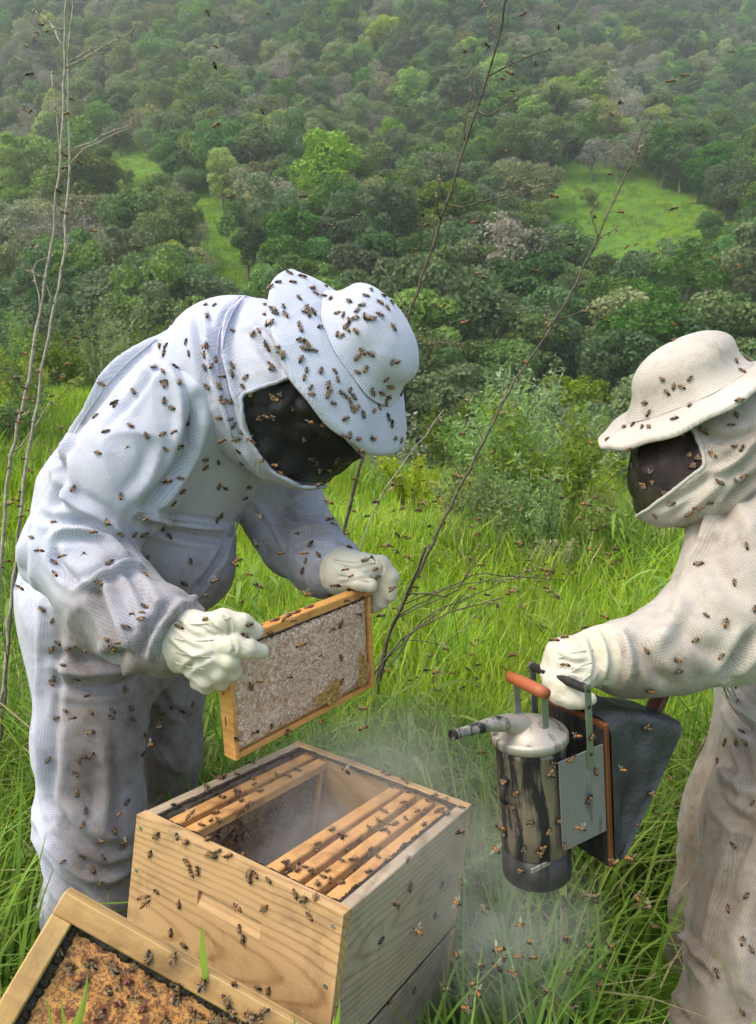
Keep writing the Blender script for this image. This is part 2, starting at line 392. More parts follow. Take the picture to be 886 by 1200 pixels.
def tuft(seed, nb, rad, L, w, lean, segs=4, straw=.04):
    r = np.random.default_rng(seed); V = []; Fq = []; mi = []
    for i in range(nb):
        a = r.uniform(0, 6.28); q = rad * math.sqrt(r.random()); b0 = np.array([q * math.cos(a), q * math.sin(a), -.03])
        h = L * r.uniform(.45, 1.1); az = r.uniform(0, 6.28); ln = lean * r.uniform(.2, 1.3)
        d = np.array([math.cos(az), math.sin(az), 0]); tw = az + r.normal(1.57, .5); sd = np.array([math.cos(tw), math.sin(tw), 0])
        ww = w * r.uniform(.6, 1.3); o = len(V)
        for k in range(segs + 1):
            t = k / segs; x = ln * h * t ** 2; z = h * (t - .28 * ln * t ** 3)
            c = b0 + d * x + np.array([0, 0, z]); hw = ww * .5 * (1 - t ** 1.6) + .0004
            V += [c - sd * hw, c + sd * hw]
        Fq += [(o + 2 * k, o + 2 * k + 1, o + 2 * k + 3, o + 2 * k + 2) for k in range(segs)]
        mi += [1 if r.random() < straw else 0] * segs
    return np.array(V), Fq, mi
def tmesh(name, t, mA): return mesh(name, t[0], t[1], [mA, G_ST], True, t[2])
near_t = [tmesh('tuft', tuft(200 + i, 34, .10, (.34, .28, .42)[i % 3], .009, (.55, .8, .45)[i % 3], 5, .05), G_BR) for i in range(5)] + \
         [tmesh('tuft', tuft(220 + i, 30, .12, (.36, .46)[i % 2], .0115, .9, 5, .06), G_DK) for i in range(4)]
far_t = [tmesh('tuft', tuft(240 + i, 60, .28, (.40, .5, .34)[i % 3], .016, (.5, .7, .4)[i % 3], 3, .03), G_BR) for i in range(5)] + \
        [tmesh('tuft', tuft(260 + i, 50, .28, .5, .014, .8, 3, .05), G_DK) for i in range(2)]
HIVE_XY = at(370, 1060, 1.45)
HOLES = [(HIVE_XY.x + .02, HIVE_XY.y + .02, .33)]
for q_, r_ in ((at(855, 1405, 1.52), .24), (at(815, 1270, 1.92), .22), (at(840, 1300, 1.6), .22), (at(830, 1400, 1.25), .22), (at(110, 1200, 1.72), .17), (at(105, 1300, 1.45), .16)): HOLES.append((q_.x, q_.y, r_))
def deep(P, px):
    """where the photo shows the darker, longer kind of grass, part of it in shade"""
    return (px[:, 0] < 180) & (px[:, 1] > 690) | (px[:, 1] > 905)  # lower left: the beekeeper's shade is put into the darker grass colour too
def patchpts(y0, y1, dens, lo=-.9, hi=.9):
    n = int(dens * (y1 * y1 - y0 * y0) / 2 * (hi - lo) + dens * .8 * (y1 - y0)); y = np.sqrt(rng.uniform(y0 * y0, y1 * y1, n)); x = rng.uniform(lo * y - .4, hi * y + .4, n)
    return np.stack([x, y, zt(x, y)], 1)
# near grass
P = patchpts(.55, 4.6, 190); px = pix(P)
keep = np.ones(len(P), bool)
for (hx, hy, hr) in HOLES: keep &= np.hypot(P[:, 0] - hx, P[:, 1] - hy) > hr
P = P[keep]; px = px[keep]
d_ = deep(P, px) ^ (rng.random(len(P)) < .12)
idx = np.where(d_, 5 + rng.integers(0, 4, len(P)), rng.integers(0, 5, len(P)))
sc1 = rng.uniform(.65, 1.15, len(P)) * (1 + .25 * vnoise(P * 1.7))
tag(scatter('grass', P, rng.uniform(0, 6.28, len(P)), sc1, idx, near_t), 'long green meadow grass around the beehive and the beekeepers', 'grass', kind='stuff')
P = patchpts(4.4, 27, 22); px = pix(P)
P = np.concatenate([P, patchpts(4.4, 10, 40)])
n1 = vnoise(P * .5 + 7)
idx = np.where(n1 + rng.normal(0, .25, len(P)) > .5, 5 + rng.integers(0, 2, len(P)), rng.integers(0, 5, len(P)))
tag(scatter('meadow_grass', P, rng.uniform(0, 6.28, len(P)), rng.uniform(.5, 1.0, len(P)) * (1 + .55 * n1), idx, far_t), 'bright green meadow grass sloping away behind the beekeepers', 'grass', kind='stuff')
print('GRASS', len(P))

def weed(seed, n, L, w):
    r = np.random.default_rng(seed); V = []; Fq = []
    for i in range(n):
        az = r.uniform(0, 6.28); d = np.array([math.cos(az), math.sin(az), 0]); sd = np.array([-d[1], d[0], 0]); h0 = r.uniform(0, L); b0 = np.array([0, 0, h0]) + d * .01; l_ = L * r.uniform(.35, .7); o = len(V); up = r.uniform(.2, .8)
        for k in range(6):
            t = k / 5; hw = w * .5 * math.sin(math.pi * min(1, .08 + t * .92)) ** .8 * r.uniform(.9, 1.1) + .0004; c = b0 + d * l_ * t + np.array([0, 0, l_ * (up * t - .75 * t * t)]); V += [c - sd * hw + np.array([0, 0, hw * .35]), c, c + sd * hw + np.array([0, 0, hw * .35])]
        for k in range(5):
            for m in (0, 1): a_ = o + 3 * k + m; Fq.append((a_, a_ + 1, a_ + 4, a_ + 3))
    v, f = tube([(0, 0, -.03), (0.005, 0, L * .5), (0, .004, L)], [.004, .003, .0015], 5); o = len(V)
    return np.concatenate([np.array(V), v]), Fq + [tuple(i + o for i in q) for q in f]
WEEDM = grassmat('weed_leaf', (.12, .22, .03), (.20, .31, .045), (.28, .38, .08))
wd = [mesh('weed', *weed(300 + i, (16, 22, 12, 26)[i % 4], (.22, .34, .18, .45)[i % 4], (.03, .022, .04, .018)[i % 4]), WEEDM) for i in range(8)]
P = np.concatenate([patchpts(1.3, 5, 5), patchpts(5, 16, 2.2)]); keep = np.ones(len(P), bool)
for (hx, hy, hr) in HOLES: keep &= np.hypot(P[:, 0] - hx, P[:, 1] - hy) > hr + .1
P = P[keep]
tag(scatter('weeds', P, rng.uniform(0, 6.28, len(P)), rng.uniform(.6, 1.3, len(P)), rng.integers(0, 8, len(P)), wd), 'broad leaved weeds scattered through the meadow grass', 'weeds', kind='stuff')
cp = []
for poly, n in zip(CLEAR, (420, 160, 200)):
    pa = np.array(poly, float); k = 0
    while k < n:
        q = rng.uniform(pa.min(0) - 8, pa.max(0) + 8)
        if in_poly(np.array([q[0]]), np.array([q[1]]), poly)[0] or rng.random() < .08: cp.append(hill_hit(float(q[0]), float(q[1]))); k += 1
cp = np.array(cp); tag(scatter('hillside_grass', cp, rng.uniform(0, 6.28, len(cp)), rng.uniform(.9, 3.2, len(cp)), rng.integers(0, 7, len(cp)), far_t), 'rough grass tussocks in the clearings of the far hillside', 'grass', kind='stuff')
# --- shrubs: thin stems with many narrow leaves
def make_shrub(seed, h, w, nst, nleaf, leaf, asp, droop=.2):
    r = np.random.default_rng(seed); parts = []; P = []; D = []
    for i in range(nst):
        a = r.uniform(0, 6.28); q = w * .5 * r.uniform(.2, 1)
        top = np.array([math.cos(a) * q, math.sin(a) * q, h * r.uniform(.55, 1)])
        p0 = np.array([math.cos(a) * .06, math.sin(a) * .06, -.05]); m = (p0 + top) / 2 + np.array([0, 0, h * .12]) - np.append(top[:2] * .2, 0)
        t = np.linspace(0, 1, 7)[:, None]; c = (1 - t) ** 2 * p0 + 2 * t * (1 - t) * m + t ** 2 * top
        parts.append(tube(c, np.linspace(.012, .003, 7), 4))
        for k in range(nleaf):
            u = r.uniform(.25, 1) ** .7; i0 = min(int(u * 6), 5); pc = c[i0] + (c[i0 + 1] - c[i0]) * (u * 6 - i0)
            d = unit(r.normal(0, 1, 3) + np.array([0, 0, .3])); P.append(pc + d * r.uniform(.02, .16) * w * .6); D.append(d)
    P = np.array(P); D = np.array(D)
    V = leaf_quads(P, D, np.full(len(P), leaf), asp, r, .8)
    return V, join(parts)
def stemmat(name, a, b_):
    m, n, l, b = mat(name); n1 = noise(n, l, 60, 3, .6, n.new('ShaderNodeTexCoord').outputs['Object'])
    r = ramp(n, [(.35, a), (.65, b_)]); l.new(n1.outputs[0], r.inputs[0]); l.new(r.outputs[0], b.inputs['Base Color']); b.inputs['Roughness'].default_value = .85
    bump(n, l, n1.outputs[0], .4, .002, b)
    return m
STEM_G = stemmat('stem_green', (.10, .12, .05), (.2, .2, .1))
def sh(seed, h, w, nst, nl, leaf, asp, lm):
    f, s = make_shrub(seed, h, w, nst, nl, leaf, asp); return mesh('foliage', f[0], f[1], lm, False), mesh('stem', s[0], s[1], STEM_G)
LSH = {'bright': leafmat('shrub_bright', (.22, .31, .05), (.33, .41, .09), .4), 'grey': leafmat('shrub_grey', (.21, .29, .09), (.32, .39, .16), .4), 'mid': leafmat('shrub_mid', (.12, .22, .03), (.20, .31, .05), .4),
       'dry': leafmat('shrub_dry', (.30, .27, .11), (.42, .36, .17), .3), 'dark': LM['dark']}
SHP = [('bright', *sh(1, 1.5, 1.5, 16, 110, .085, .3, LSH['bright'])), ('bright', *sh(2, 1.1, 1.3, 14, 100, .09, .35, LSH['bright'])), ('grey', *sh(3, 1.7, 1.6, 18, 120, .075, .3, LSH['grey'])),
       ('mid', *sh(4, 1.4, 1.7, 18, 120, .085, .38, LSH['mid'])), ('dry', *sh(5, 1.0, 1.3, 22, 60, .07, .2, LSH['dry'])), ('mid', *sh(6, 2.0, 1.6, 18, 140, .085, .35, LSH['mid']))]
SN = {'bright': 'fresh light green', 'grey': 'silvery grey green', 'mid': 'leafy mid green', 'dry': 'straggly half dry'}
def gdist(px, py, lo=2.0, hi=40):
    """distance at which the pixel's ray meets the ground"""
    ds = np.linspace(lo, hi, 400); P = np.array([at(px, py, float(d)) for d in ds]); below = P[:, 2] < zt(P[:, 0], P[:, 1])
    return float(ds[np.argmax(below)]) if below.any() else hi
def shrub(i, x, y, s, label):
    sp, fm, stm = SHP[i]
    r = bpy.data.objects.new('shrub', None); COL.objects.link(r); r.location = (x, y, float(zt(np.array([x]), np.array([y]))[0])); r.rotation_euler = (0, 0, float(rng.uniform(0, 6.28))); r.scale = (s,) * 3
    tag(r, label, 'shrub', 'shrubs at the edge of the meadow'); link('foliage', fm, r); link('stem', stm, r)
# (kind, px of the middle, depth, scale, label)
for k, px_, d, s, lb in [
    (0, 655, 6.3, .95, 'tall leafy yellow green shrub at the centre of the meadow'),
    (3, 610, 6.8, .72, 'leafy green shrub left of the tall yellow green one'),
    (0, 640, 5.6, .62, 'bright yellow green bush nearest to the middle dry stalks'),
    (1, 600, 6.0, .55, 'small bright bush behind the crossing brown twigs'),
    (1, 700, 5.6, .5, 'low bright bush left of the right beekeeper\'s sleeve'),
    (4, 655, 5.2, .42, 'dry weed tuft in the meadow above the smoker'),
    (3, 560, 6.6, .55, 'leafy low bush right of the bee-covered hat brim, among dry stems'),
    (2, 590, 7.6, .95, 'silvery shrub in front of the tall silvery one'),
    (2, 610, 9.0, 1.05, 'tall silvery grey shrub with narrow leaves in the middle of the meadow'),
    (0, 645, 7.6, .85, 'light green narrow-leaved shrub in front of the silvery one'),
    (1, 585, 7.4, .80, 'low light green bush left of the silvery shrub'),
    (1, 675, 8.2, .75, 'yellowish green bush half hidden by the black veil of the right beekeeper'),
    (4, 690, 6.4, .62, 'straggly half dry clump in the grass below the right veil'),
    (3, 745, 9.5, .75, 'leafy green bush just left of the right beekeeper\'s chest'),
    (4, 800, 9.8, .8, 'pale weedy bush at the right beekeeper\'s shoulder'),
    (3, 555, 11, .8, 'green bush right of the bee-covered hat brim'),
    (2, 730, 12, .7, 'small greyish shrub behind the right veil'),
    (5, 520, 13, .8, 'dark leafy bush behind the bee-covered hat brim'),
    (2, 690, 13, .85, 'grey green shrub far back on the meadow edge'),
    (3, 620, 14, .8, 'dense green bush behind the silvery shrub'),
    (2, 20, 12.5, .9, 'grey green weedy shrub at the left edge of the meadow'),
    (3, 75, 14, .9, 'green bush behind the two left dry stalks'),
    (2, 130, 13, .95, 'feathery grey green bush above the bent beekeeper\'s back'),
    (5, 185, 15, .8, 'upright green bush above the bent beekeeper\'s shoulder'),
    (0, 45, 9.5, .75, 'light green bush low between the left dry stalks'),
    (3, 5, 8.0, .7, 'leafy bush at the left edge behind the bent beekeeper'),
    (2, 240, 16, .9, 'pale bush behind the white hood'),
    (5, 100, 18, 1.0, 'tallest green bush on the left meadow rim'),
    (1, 480, 9.0, .7, 'low light bush under the bee-covered hat brim'),
    (4, 530, 7.5, .6, 'dry weed clump right of the veil of the bent beekeeper')]:
    q = at(px_, 560, d); shrub(k, q.x, q.y, s, lb)
# --- tall dry stalks
DRY_L = stemmat('stalk_grey', (.22, .19, .14), (.42, .38, .30)); DRY_D = stemmat('stalk_brown', (.045, .035, .025), (.14, .11, .08)); BUD = stemmat('seed_head', (.22, .14, .10), (.38, .28, .2))
def pxline(pts, d0, d1, wob=.0022, n=None):
    P = [];
    for i, (x, y) in enumerate(pts): P.append(at(x, y, d0 + (d1 - d0) * i / max(1, len(pts) - 1)))
    P = np.array(P); L = np.concatenate([[0], np.cumsum(np.linalg.norm(np.diff(P, axis=0), axis=1))]); n = n or max(6, int(L[-1] / .05))
    t = np.linspace(0, L[-1], n); Q = np.stack([np.interp(t, L, P[:, k]) for k in range(3)], 1); Q[1:-1] += rng.normal(0, wob, (n - 2, 3)); return Q
def stalk(name, label, d, stem, twigs, m, r0, r1, group='dry stalks rising out of the grass'):
    P = pxline(stem, *d)
    root = empty(name, label, 'dry plant', P[0], group)
    link('stem', mesh('stem', *(lambda t: (inroot(root, t[0]), t[1]))(tube(P, np.linspace(r0, r1, len(P)), 6)), m), root)
    for tw in twigs:
        # attach: first point snaps to the nearest stem point
        tp = pix(P); k = int(np.argmin((tp[:, 0] - tw[0][0]) ** 2 + (tp[:, 1] - tw[0][1]) ** 2)); dd = tp[k, 2]
        Q = pxline(tw, dd, dd + rng.uniform(-.12, .12), .003); Q[0] = P[k]
        rr = min(r0, r1 * 1.2) * .75
        parts = [tube(Q, np.linspace(rr, rr * .45, len(Q)), 5)]
        for j in range(2, len(Q)):                       # side thorns and dry buds
            if rng.random() < .75:
                dv = unit(rng.normal(0, 1, 3)) * rng.uniform(.008, .022); parts.append(tube([Q[j], Q[j] + dv * .5, Q[j] + dv], [.0012, .0018, .0004], 4))
        tv, tf = join(parts); t = link('twig', mesh('twig', inroot(root, tv), tf, m), root)
        hv = []
        for j in range(max(2, len(Q) - 4), len(Q)):
            if rng.random() < .7:
                for _ in range(2):
                    dv = unit(rng.normal(0, 1, 3)) * .010; hv.append(tube([Q[j], Q[j] + dv * .6, Q[j] + dv * 1.4], [.0012, .0034, .0006], 5))
        if hv:
            v, f = join(hv); tag(link('seed_head', mesh('seed_head', inroot(root, v), f, BUD), t), kind='stuff')
    return root
stalk('dry_stalk', 'left of the two tall grey stalks at the left edge', (2.6, 2.2), [(-8, 800), (8, 560), (28, 470), (58, 300), (72, 180), (78, 0), (79, -60)],
      [[(75, 200), (100, 172), (152, 150)], [(79, 75), (120, 55), (154, 38)], [(70, 190), (66, 130), (62, 95), (60, 85)], [(77, 55), (60, 30), (40, 12)], [(76, 30), (50, 35), (32, 56)], [(48, 360), (36, 310), (60, 300)], [(60, 300), (40, 290), (38, 287)], [(14, 530), (40, 500), (60, 470)]], DRY_L, .0068, .0028)
stalk('dry_stalk', 'right of the two tall grey stalks at the left edge', (2.5, 2.25), [(0, 840), (12, 720), (30, 550), (55, 400), (75, 300), (82, 180), (80, 80), (86, 0), (84, -60)],
      [[(80, 180), (110, 165), (150, 148)], [(70, 320), (90, 250), (105, 230)], [(84, 70), (100, 62), (130, 45)], [(64, 360), (50, 320), (36, 320)]], DRY_L, .0062, .0026)
stalk('dry_stalk', 'short forked brown stem right of the honey frame', (3.0, 2.5), [(428, 880), (455, 745), (500, 640)],
      [[(470, 720), (520, 690), (560, 672), (660, 680)], [(480, 690), (530, 700), (570, 640)], [(440, 800), (500, 720), (640, 660)], [(445, 780), (490, 735), (540, 700)]], DRY_D, .008, .0035)
stalk('dry_stalk', 'tall brown stalk rising behind the bee-covered hat to the top edge', (3.2, 2.4), [(395, 660), (420, 550), (455, 450), (480, 370), (515, 265), (555, 140), (583, 50), (603, -40)],
      [[(525, 250), (580, 232), (645, 216)], [(575, 85), (610, 70), (645, 58)], [(562, 140), (590, 125), (615, 108)], [(515, 265), (512, 230), (520, 170)], [(585, 50), (570, 15), (566, 0)], [(540, 175), (553, 110), (547, 60)], [(480, 380), (460, 330), (445, 310)], [(468, 404), (510, 402), (552, 403)]], DRY_D, .0085, .0038)
stalk('dry_stalk', 'slanting brown stalk leaning right between the two beekeepers', (2.9, 2.7), [(432, 830), (455, 745), (490, 670), (545, 560), (600, 450), (655, 370), (700, 280), (740, 190), (752, 150)],
      [[(655, 375), (690, 362), (738, 350)], [(700, 285), (695, 250), (697, 240)], [(735, 205), (745, 190), (755, 160)], [(690, 300), (700, 280), (722, 268)], [(545, 565), (500, 500), (548, 470)], [(640, 395), (640, 370), (640, 360)], [(475, 705), (520, 690), (640, 672)], [(470, 720), (540, 690), (560, 640)]], DRY_D, .0072, .0030)
stalk('dry_stalk', 'thin pale stem slanting through the grass under the bee-covered hat', (2.6, 2.6), [(415, 660), (440, 590), (475, 540), (520, 480)], [[(440, 590), (455, 575), (470, 560)]], DRY_L, .003, .0014)
stalk('dry_stalk', 'thin dark stem at the left edge beside the bent beekeeper\'s leg', (2.4, 2.4), [(0, 880), (8, 780), (16, 690), (24, 600)], [[(8, 780), (4, 740), (0, 720)]], DRY_D, .004, .002)
stalk('dry_stalk', 'dark fallen stem in the grass between smoker and right beekeeper', (2.3, 2.3), [(770, 980), (810, 890), (858, 830), (880, 800)], [[(820, 880), (835, 850), (838, 840)]], DRY_D, .005, .003)
stalk('dry_stalk', 'brown twig crossing the grass right of the honey frame', (2.5, 2.5), [(430, 800), (470, 750), (520, 720), (590, 700)], [[(470, 750), (520, 755), (575, 705)], [(520, 720), (560, 680), (640, 668)]], DRY_D, .0035, .0018)
# ------------------------------------------------------------------ implicit surfaces for soft bodies
def cap(a, b, ra, rb, k=.04): return ('c', np.array(a, float), np.array(b, float), ra, rb, k)
def ell(c, axes, rad, k=.04): return ('e', np.array(c, float), np.array(axes, float), np.array(rad, float), k)
def pc(p, q, k=.04):
    """tapered limb between (px,py,depth,radius in px) pairs"""
    return cap(at(*p[:3]), at(*q[:3]), p[3] * p[2] / F, q[3] * q[2] / F, k)
def pchain(pts, k=.04): return [pc(pts[i], pts[i + 1], k) for i in range(len(pts) - 1)]
def pdist(pr, P):
    if pr[0] == 'c':
        a, b, ra, rb = pr[1:5]; ab = b - a; t = np.clip(((P - a) @ ab) / (ab @ ab + 1e-12), 0, 1)
        return np.linalg.norm(P - a - t[..., None] * ab, axis=-1) - (ra + (rb - ra) * t)
    c, A, r = pr[1:4]; q = (P - c) @ A.T; k0 = np.linalg.norm(q / r, axis=-1); k1 = np.linalg.norm(q / r ** 2, axis=-1)
    return k0 * (k0 - 1) / (k1 + 1e-9)
def pbox(pr):
    if pr[0] == 'c':
        a, b, ra, rb = pr[1:5]; m = max(ra, rb); return np.minimum(a, b) - m, np.maximum(a, b) + m
    m = pr[3].max(); return pr[1] - m, pr[1] + m
def sdf_surface(prims, vox, cuts=()):
    """prims are smoothly united one after the other; cuts are smoothly taken away. Returns vertices, quads"""
    bs = [pbox(p) for p in prims]; lo = np.min([b[0] for b in bs], 0) - vox * 3; hi = np.max([b[1] for b in bs], 0) + vox * 3
    n = np.ceil((hi - lo) / vox).astype(int) + 1; G = np.full(n, 1.0, np.float32)
    def sub(p, k):
        b0, b1 = pbox(p); m = k + vox * 3
        i0 = np.maximum(0, np.floor((b0 - m - lo) / vox).astype(int)); i1 = np.minimum(n, np.ceil((b1 + m - lo) / vox).astype(int) + 1)
        ax = [lo[j] + vox * np.arange(i0[j], i1[j]) for j in range(3)]
        P = np.stack(np.meshgrid(*ax, indexing='ij'), -1); return (slice(i0[0], i1[0]), slice(i0[1], i1[1]), slice(i0[2], i1[2])), pdist(p, P)
    for p in prims:
        k = p[-1]; sl, d = sub(p, k); g = G[sl]; h = np.clip(1 - np.abs(g - d) / k, 0, 1)
        G[sl] = np.minimum(g, d) - h * h * k * .25
    for p in cuts:
        k = p[-1]; sl, d = sub(p, k); g = G[sl]; h = np.clip(1 - np.abs(g + d) / k, 0, 1)
        G[sl] = np.maximum(g, -d) + h * h * k * .25
    I = G < 0
    c = I[:-1, :-1, :-1].astype(np.int8)
    offs = [(i, j, k) for i in (0, 1) for j in (0, 1) for k in (0, 1)]
    s = np.zeros(np.array(G.shape) - 1, np.int8)
    for i, j, k in offs: s += I[i:I.shape[0] - 1 + i, j:I.shape[1] - 1 + j, k:I.shape[2] - 1 + k]
    act = (s > 0) & (s < 8); cells = np.argwhere(act); idx = np.full(act.shape, -1, np.int64); idx[act] = np.arange(len(cells))
    cv = np.stack([G[cells[:, 0] + i, cells[:, 1] + j, cells[:, 2] + k] for i, j, k in offs], 0)
    acc = np.zeros((len(cells), 3)); cnt = np.zeros(len(cells)); of = np.array(offs, float)
    for a in range(8):
        for b in range(a + 1, 8):
            if np.abs(of[a] - of[b]).sum() != 1: continue
            va, vb = cv[a], cv[b]; m = (va < 0) != (vb < 0); t = np.where(m, va / (va - vb + 1e-12 * (va == vb)), 0)
            acc[m] += (of[a] + t[m, None] * (of[b] - of[a])); cnt[m] += 1
    V = lo + vox * (cells + acc / cnt[:, None]); Q = []
    for ax in range(3):
        sh = [slice(None)] * 3; sh2 = [slice(None)] * 3; sh[ax] = slice(0, -1); sh2[ax] = slice(1, None)
        A = I[tuple(sh)]; B = I[tuple(sh2)]; e = np.argwhere(A != B)
        u, w = [(1, 2), (2, 0), (0, 1)][ax]
        e = e[(e[:, u] > 0) & (e[:, w] > 0) & (e[:, u] < G.shape[u] - 1) & (e[:, w] < G.shape[w] - 1)]
        def ci(du, dw):
            q = e.copy(); q[:, u] -= du; q[:, w] -= dw; return idx[q[:, 0], q[:, 1], q[:, 2]]
        q = np.stack([ci(1, 1), ci(0, 1), ci(0, 0), ci(1, 0)], 1); fl = ~A[e[:, 0], e[:, 1], e[:, 2]]
        q[fl] = q[fl][:, ::-1]; Q.append(q)
    return V, np.concatenate(Q)
def vnormals(V, Q):
    nf = np.cross(V[Q[:, 2]] - V[Q[:, 0]], V[Q[:, 3 % Q.shape[1]]] - V[Q[:, 1]]); N_ = np.zeros_like(V)
    for k in range(Q.shape[1]): np.add.at(N_, Q[:, k], nf)
    return unit(N_)
def relax(V, Q, n=2, f=.5):
    for _ in range(n):
        A = np.zeros_like(V); c = np.zeros(len(V))
        for k in range(4):
            np.add.at(A, Q[:, k], V[Q[:, (k + 1) % 4]] + V[Q[:, (k + 3) % 4]]); np.add.at(c, Q[:, k], 2)
        V = V + f * (A / c[:, None] - V)
    return V
CAMP = Vector((0, 0, CAM_H))
def cast(bvh, px, py):
    d = (at(px, py, 1) - CAMP).normalized(); h = bvh.ray_cast(CAMP, d); return h[0], h[1]
def sample_px(pts, step=5):
    out = []
    for (x0, y0), (x1, y1) in zip(pts[:-1], pts[1:]):
        n = max(1, int(math.hypot(x1 - x0, y1 - y0) / step)); out += [(x0 + (x1 - x0) * i / n, y0 + (y1 - y0) * i / n) for i in range(n)]
    return out + [pts[-1]]
def smooth_line(pts, n=2):
    for _ in range(n):
        q = [pts[0]]
        for a, b in zip(pts[:-1], pts[1:]): q += [(.75 * a[0] + .25 * b[0], .75 * a[1] + .25 * b[1]), (.25 * a[0] + .75 * b[0], .25 * a[1] + .75 * b[1])]
        pts = q + [pts[-1]]
    return pts
def fold(V, Q, folds, wrinkle=(.004, 14), seed=0, gain=1.7):
    """cloth folds: ridges (amp > 0) and creases (amp < 0) that run along lines over the surface; width and amp in mm"""
    Nn = vnormals(V, Q); bvh = BVHTree.FromPolygons(V.tolist(), Q.tolist()); D = np.zeros(len(V))
    for pts, w, amp in folds:
        L = []
        for x, y in sample_px(smooth_line(pts), 1.6 if w < 7 else 3):
            h, n_ = cast(bvh, x, y)
            if h is not None: L.append(h)
        if len(L) < 2: continue
        L = np.array(L); w = w / 1000; amp = amp * gain / 1000
        m = np.where(np.all((V > L.min(0) - 3.2 * w) & (V < L.max(0) + 3.2 * w), 1))[0]
        if not len(m): continue
        dd = np.linalg.norm(V[m][:, None] - L[None], axis=2); j = dd.argmin(1); d = dd[np.arange(len(m)), j]
        e_ = np.minimum(1, np.minimum(j, len(L) - 1 - j) / (len(L) * .22 + 1e-6)) * .8 + .2
        D[m] += amp * e_ * (np.exp(-(d / w) ** 2) - .4 * np.exp(-((d - 1.9 * w) / w) ** 2))
    if wrinkle[0]:
        s = wrinkle[1]; Wp = V + .05 * np.stack([vnoise(V * 6 + 11 * i + seed) for i in range(3)], 1)
        r1_ = (1 - np.abs(vnoise(Wp * np.array([s, s, s * 1.5]) + seed))) ** 3; r2_ = (1 - np.abs(vnoise(Wp * s * np.array([2.4, 2.4, 1.5]) + 40 + seed))) ** 3
        D += wrinkle[0] * (1.5 * r1_ + .8 * r2_ - .8) * (.25 + .75 * sm(vnoise(V * 3.5 + seed + 9), -.4, .4))
    return V + Nn * np.clip(D, -.03, .03)[:, None]
def limb_uv(me, V, Q, prims):
    """fabric coordinates in metres: along and around the limb each face belongs to"""
    C = V[Q].mean(1); D = np.stack([pdist(p, C) / (.5 * ((p[3] + p[4]) if p[0] == 'c' else p[3].mean()) + .02) for p in prims], 0); own = D.argmin(0)
    UV = np.zeros((len(Q), Q.shape[1], 2))
    for i, p in enumerate(prims):
        m = np.where(own == i)[0]
        if not len(m): continue
        if p[0] == 'c': o = p[1]; ax = unit(p[2] - p[1]); r = .5 * (p[3] + p[4])
        else: o = p[1]; ax = p[2][2]; r = p[3].mean()
        u = unit(np.cross(ax, [0.3, .2, .93])); w = np.cross(ax, u)
        def cyl(X): q = X - o; return np.arctan2(q @ w, q @ u), q @ ax
        ac, _ = cyl(C[m])
        for k in range(Q.shape[1]):
            a_, z_ = cyl(V[Q[m, k]]); a_ = ac + (a_ - ac + np.pi) % (2 * np.pi) - np.pi
            UV[m, k, 0] = a_ * r + i * .37; UV[m, k, 1] = z_
    me.uv_layers.new(name='UVMap').data.foreach_set('uv', UV.reshape(-1).astype(np.float32))
def vattr(me, name, vals):
    a = me.attributes.new(name, 'FLOAT', 'POINT'); a.data.foreach_set('value', np.asarray(vals, np.float32))
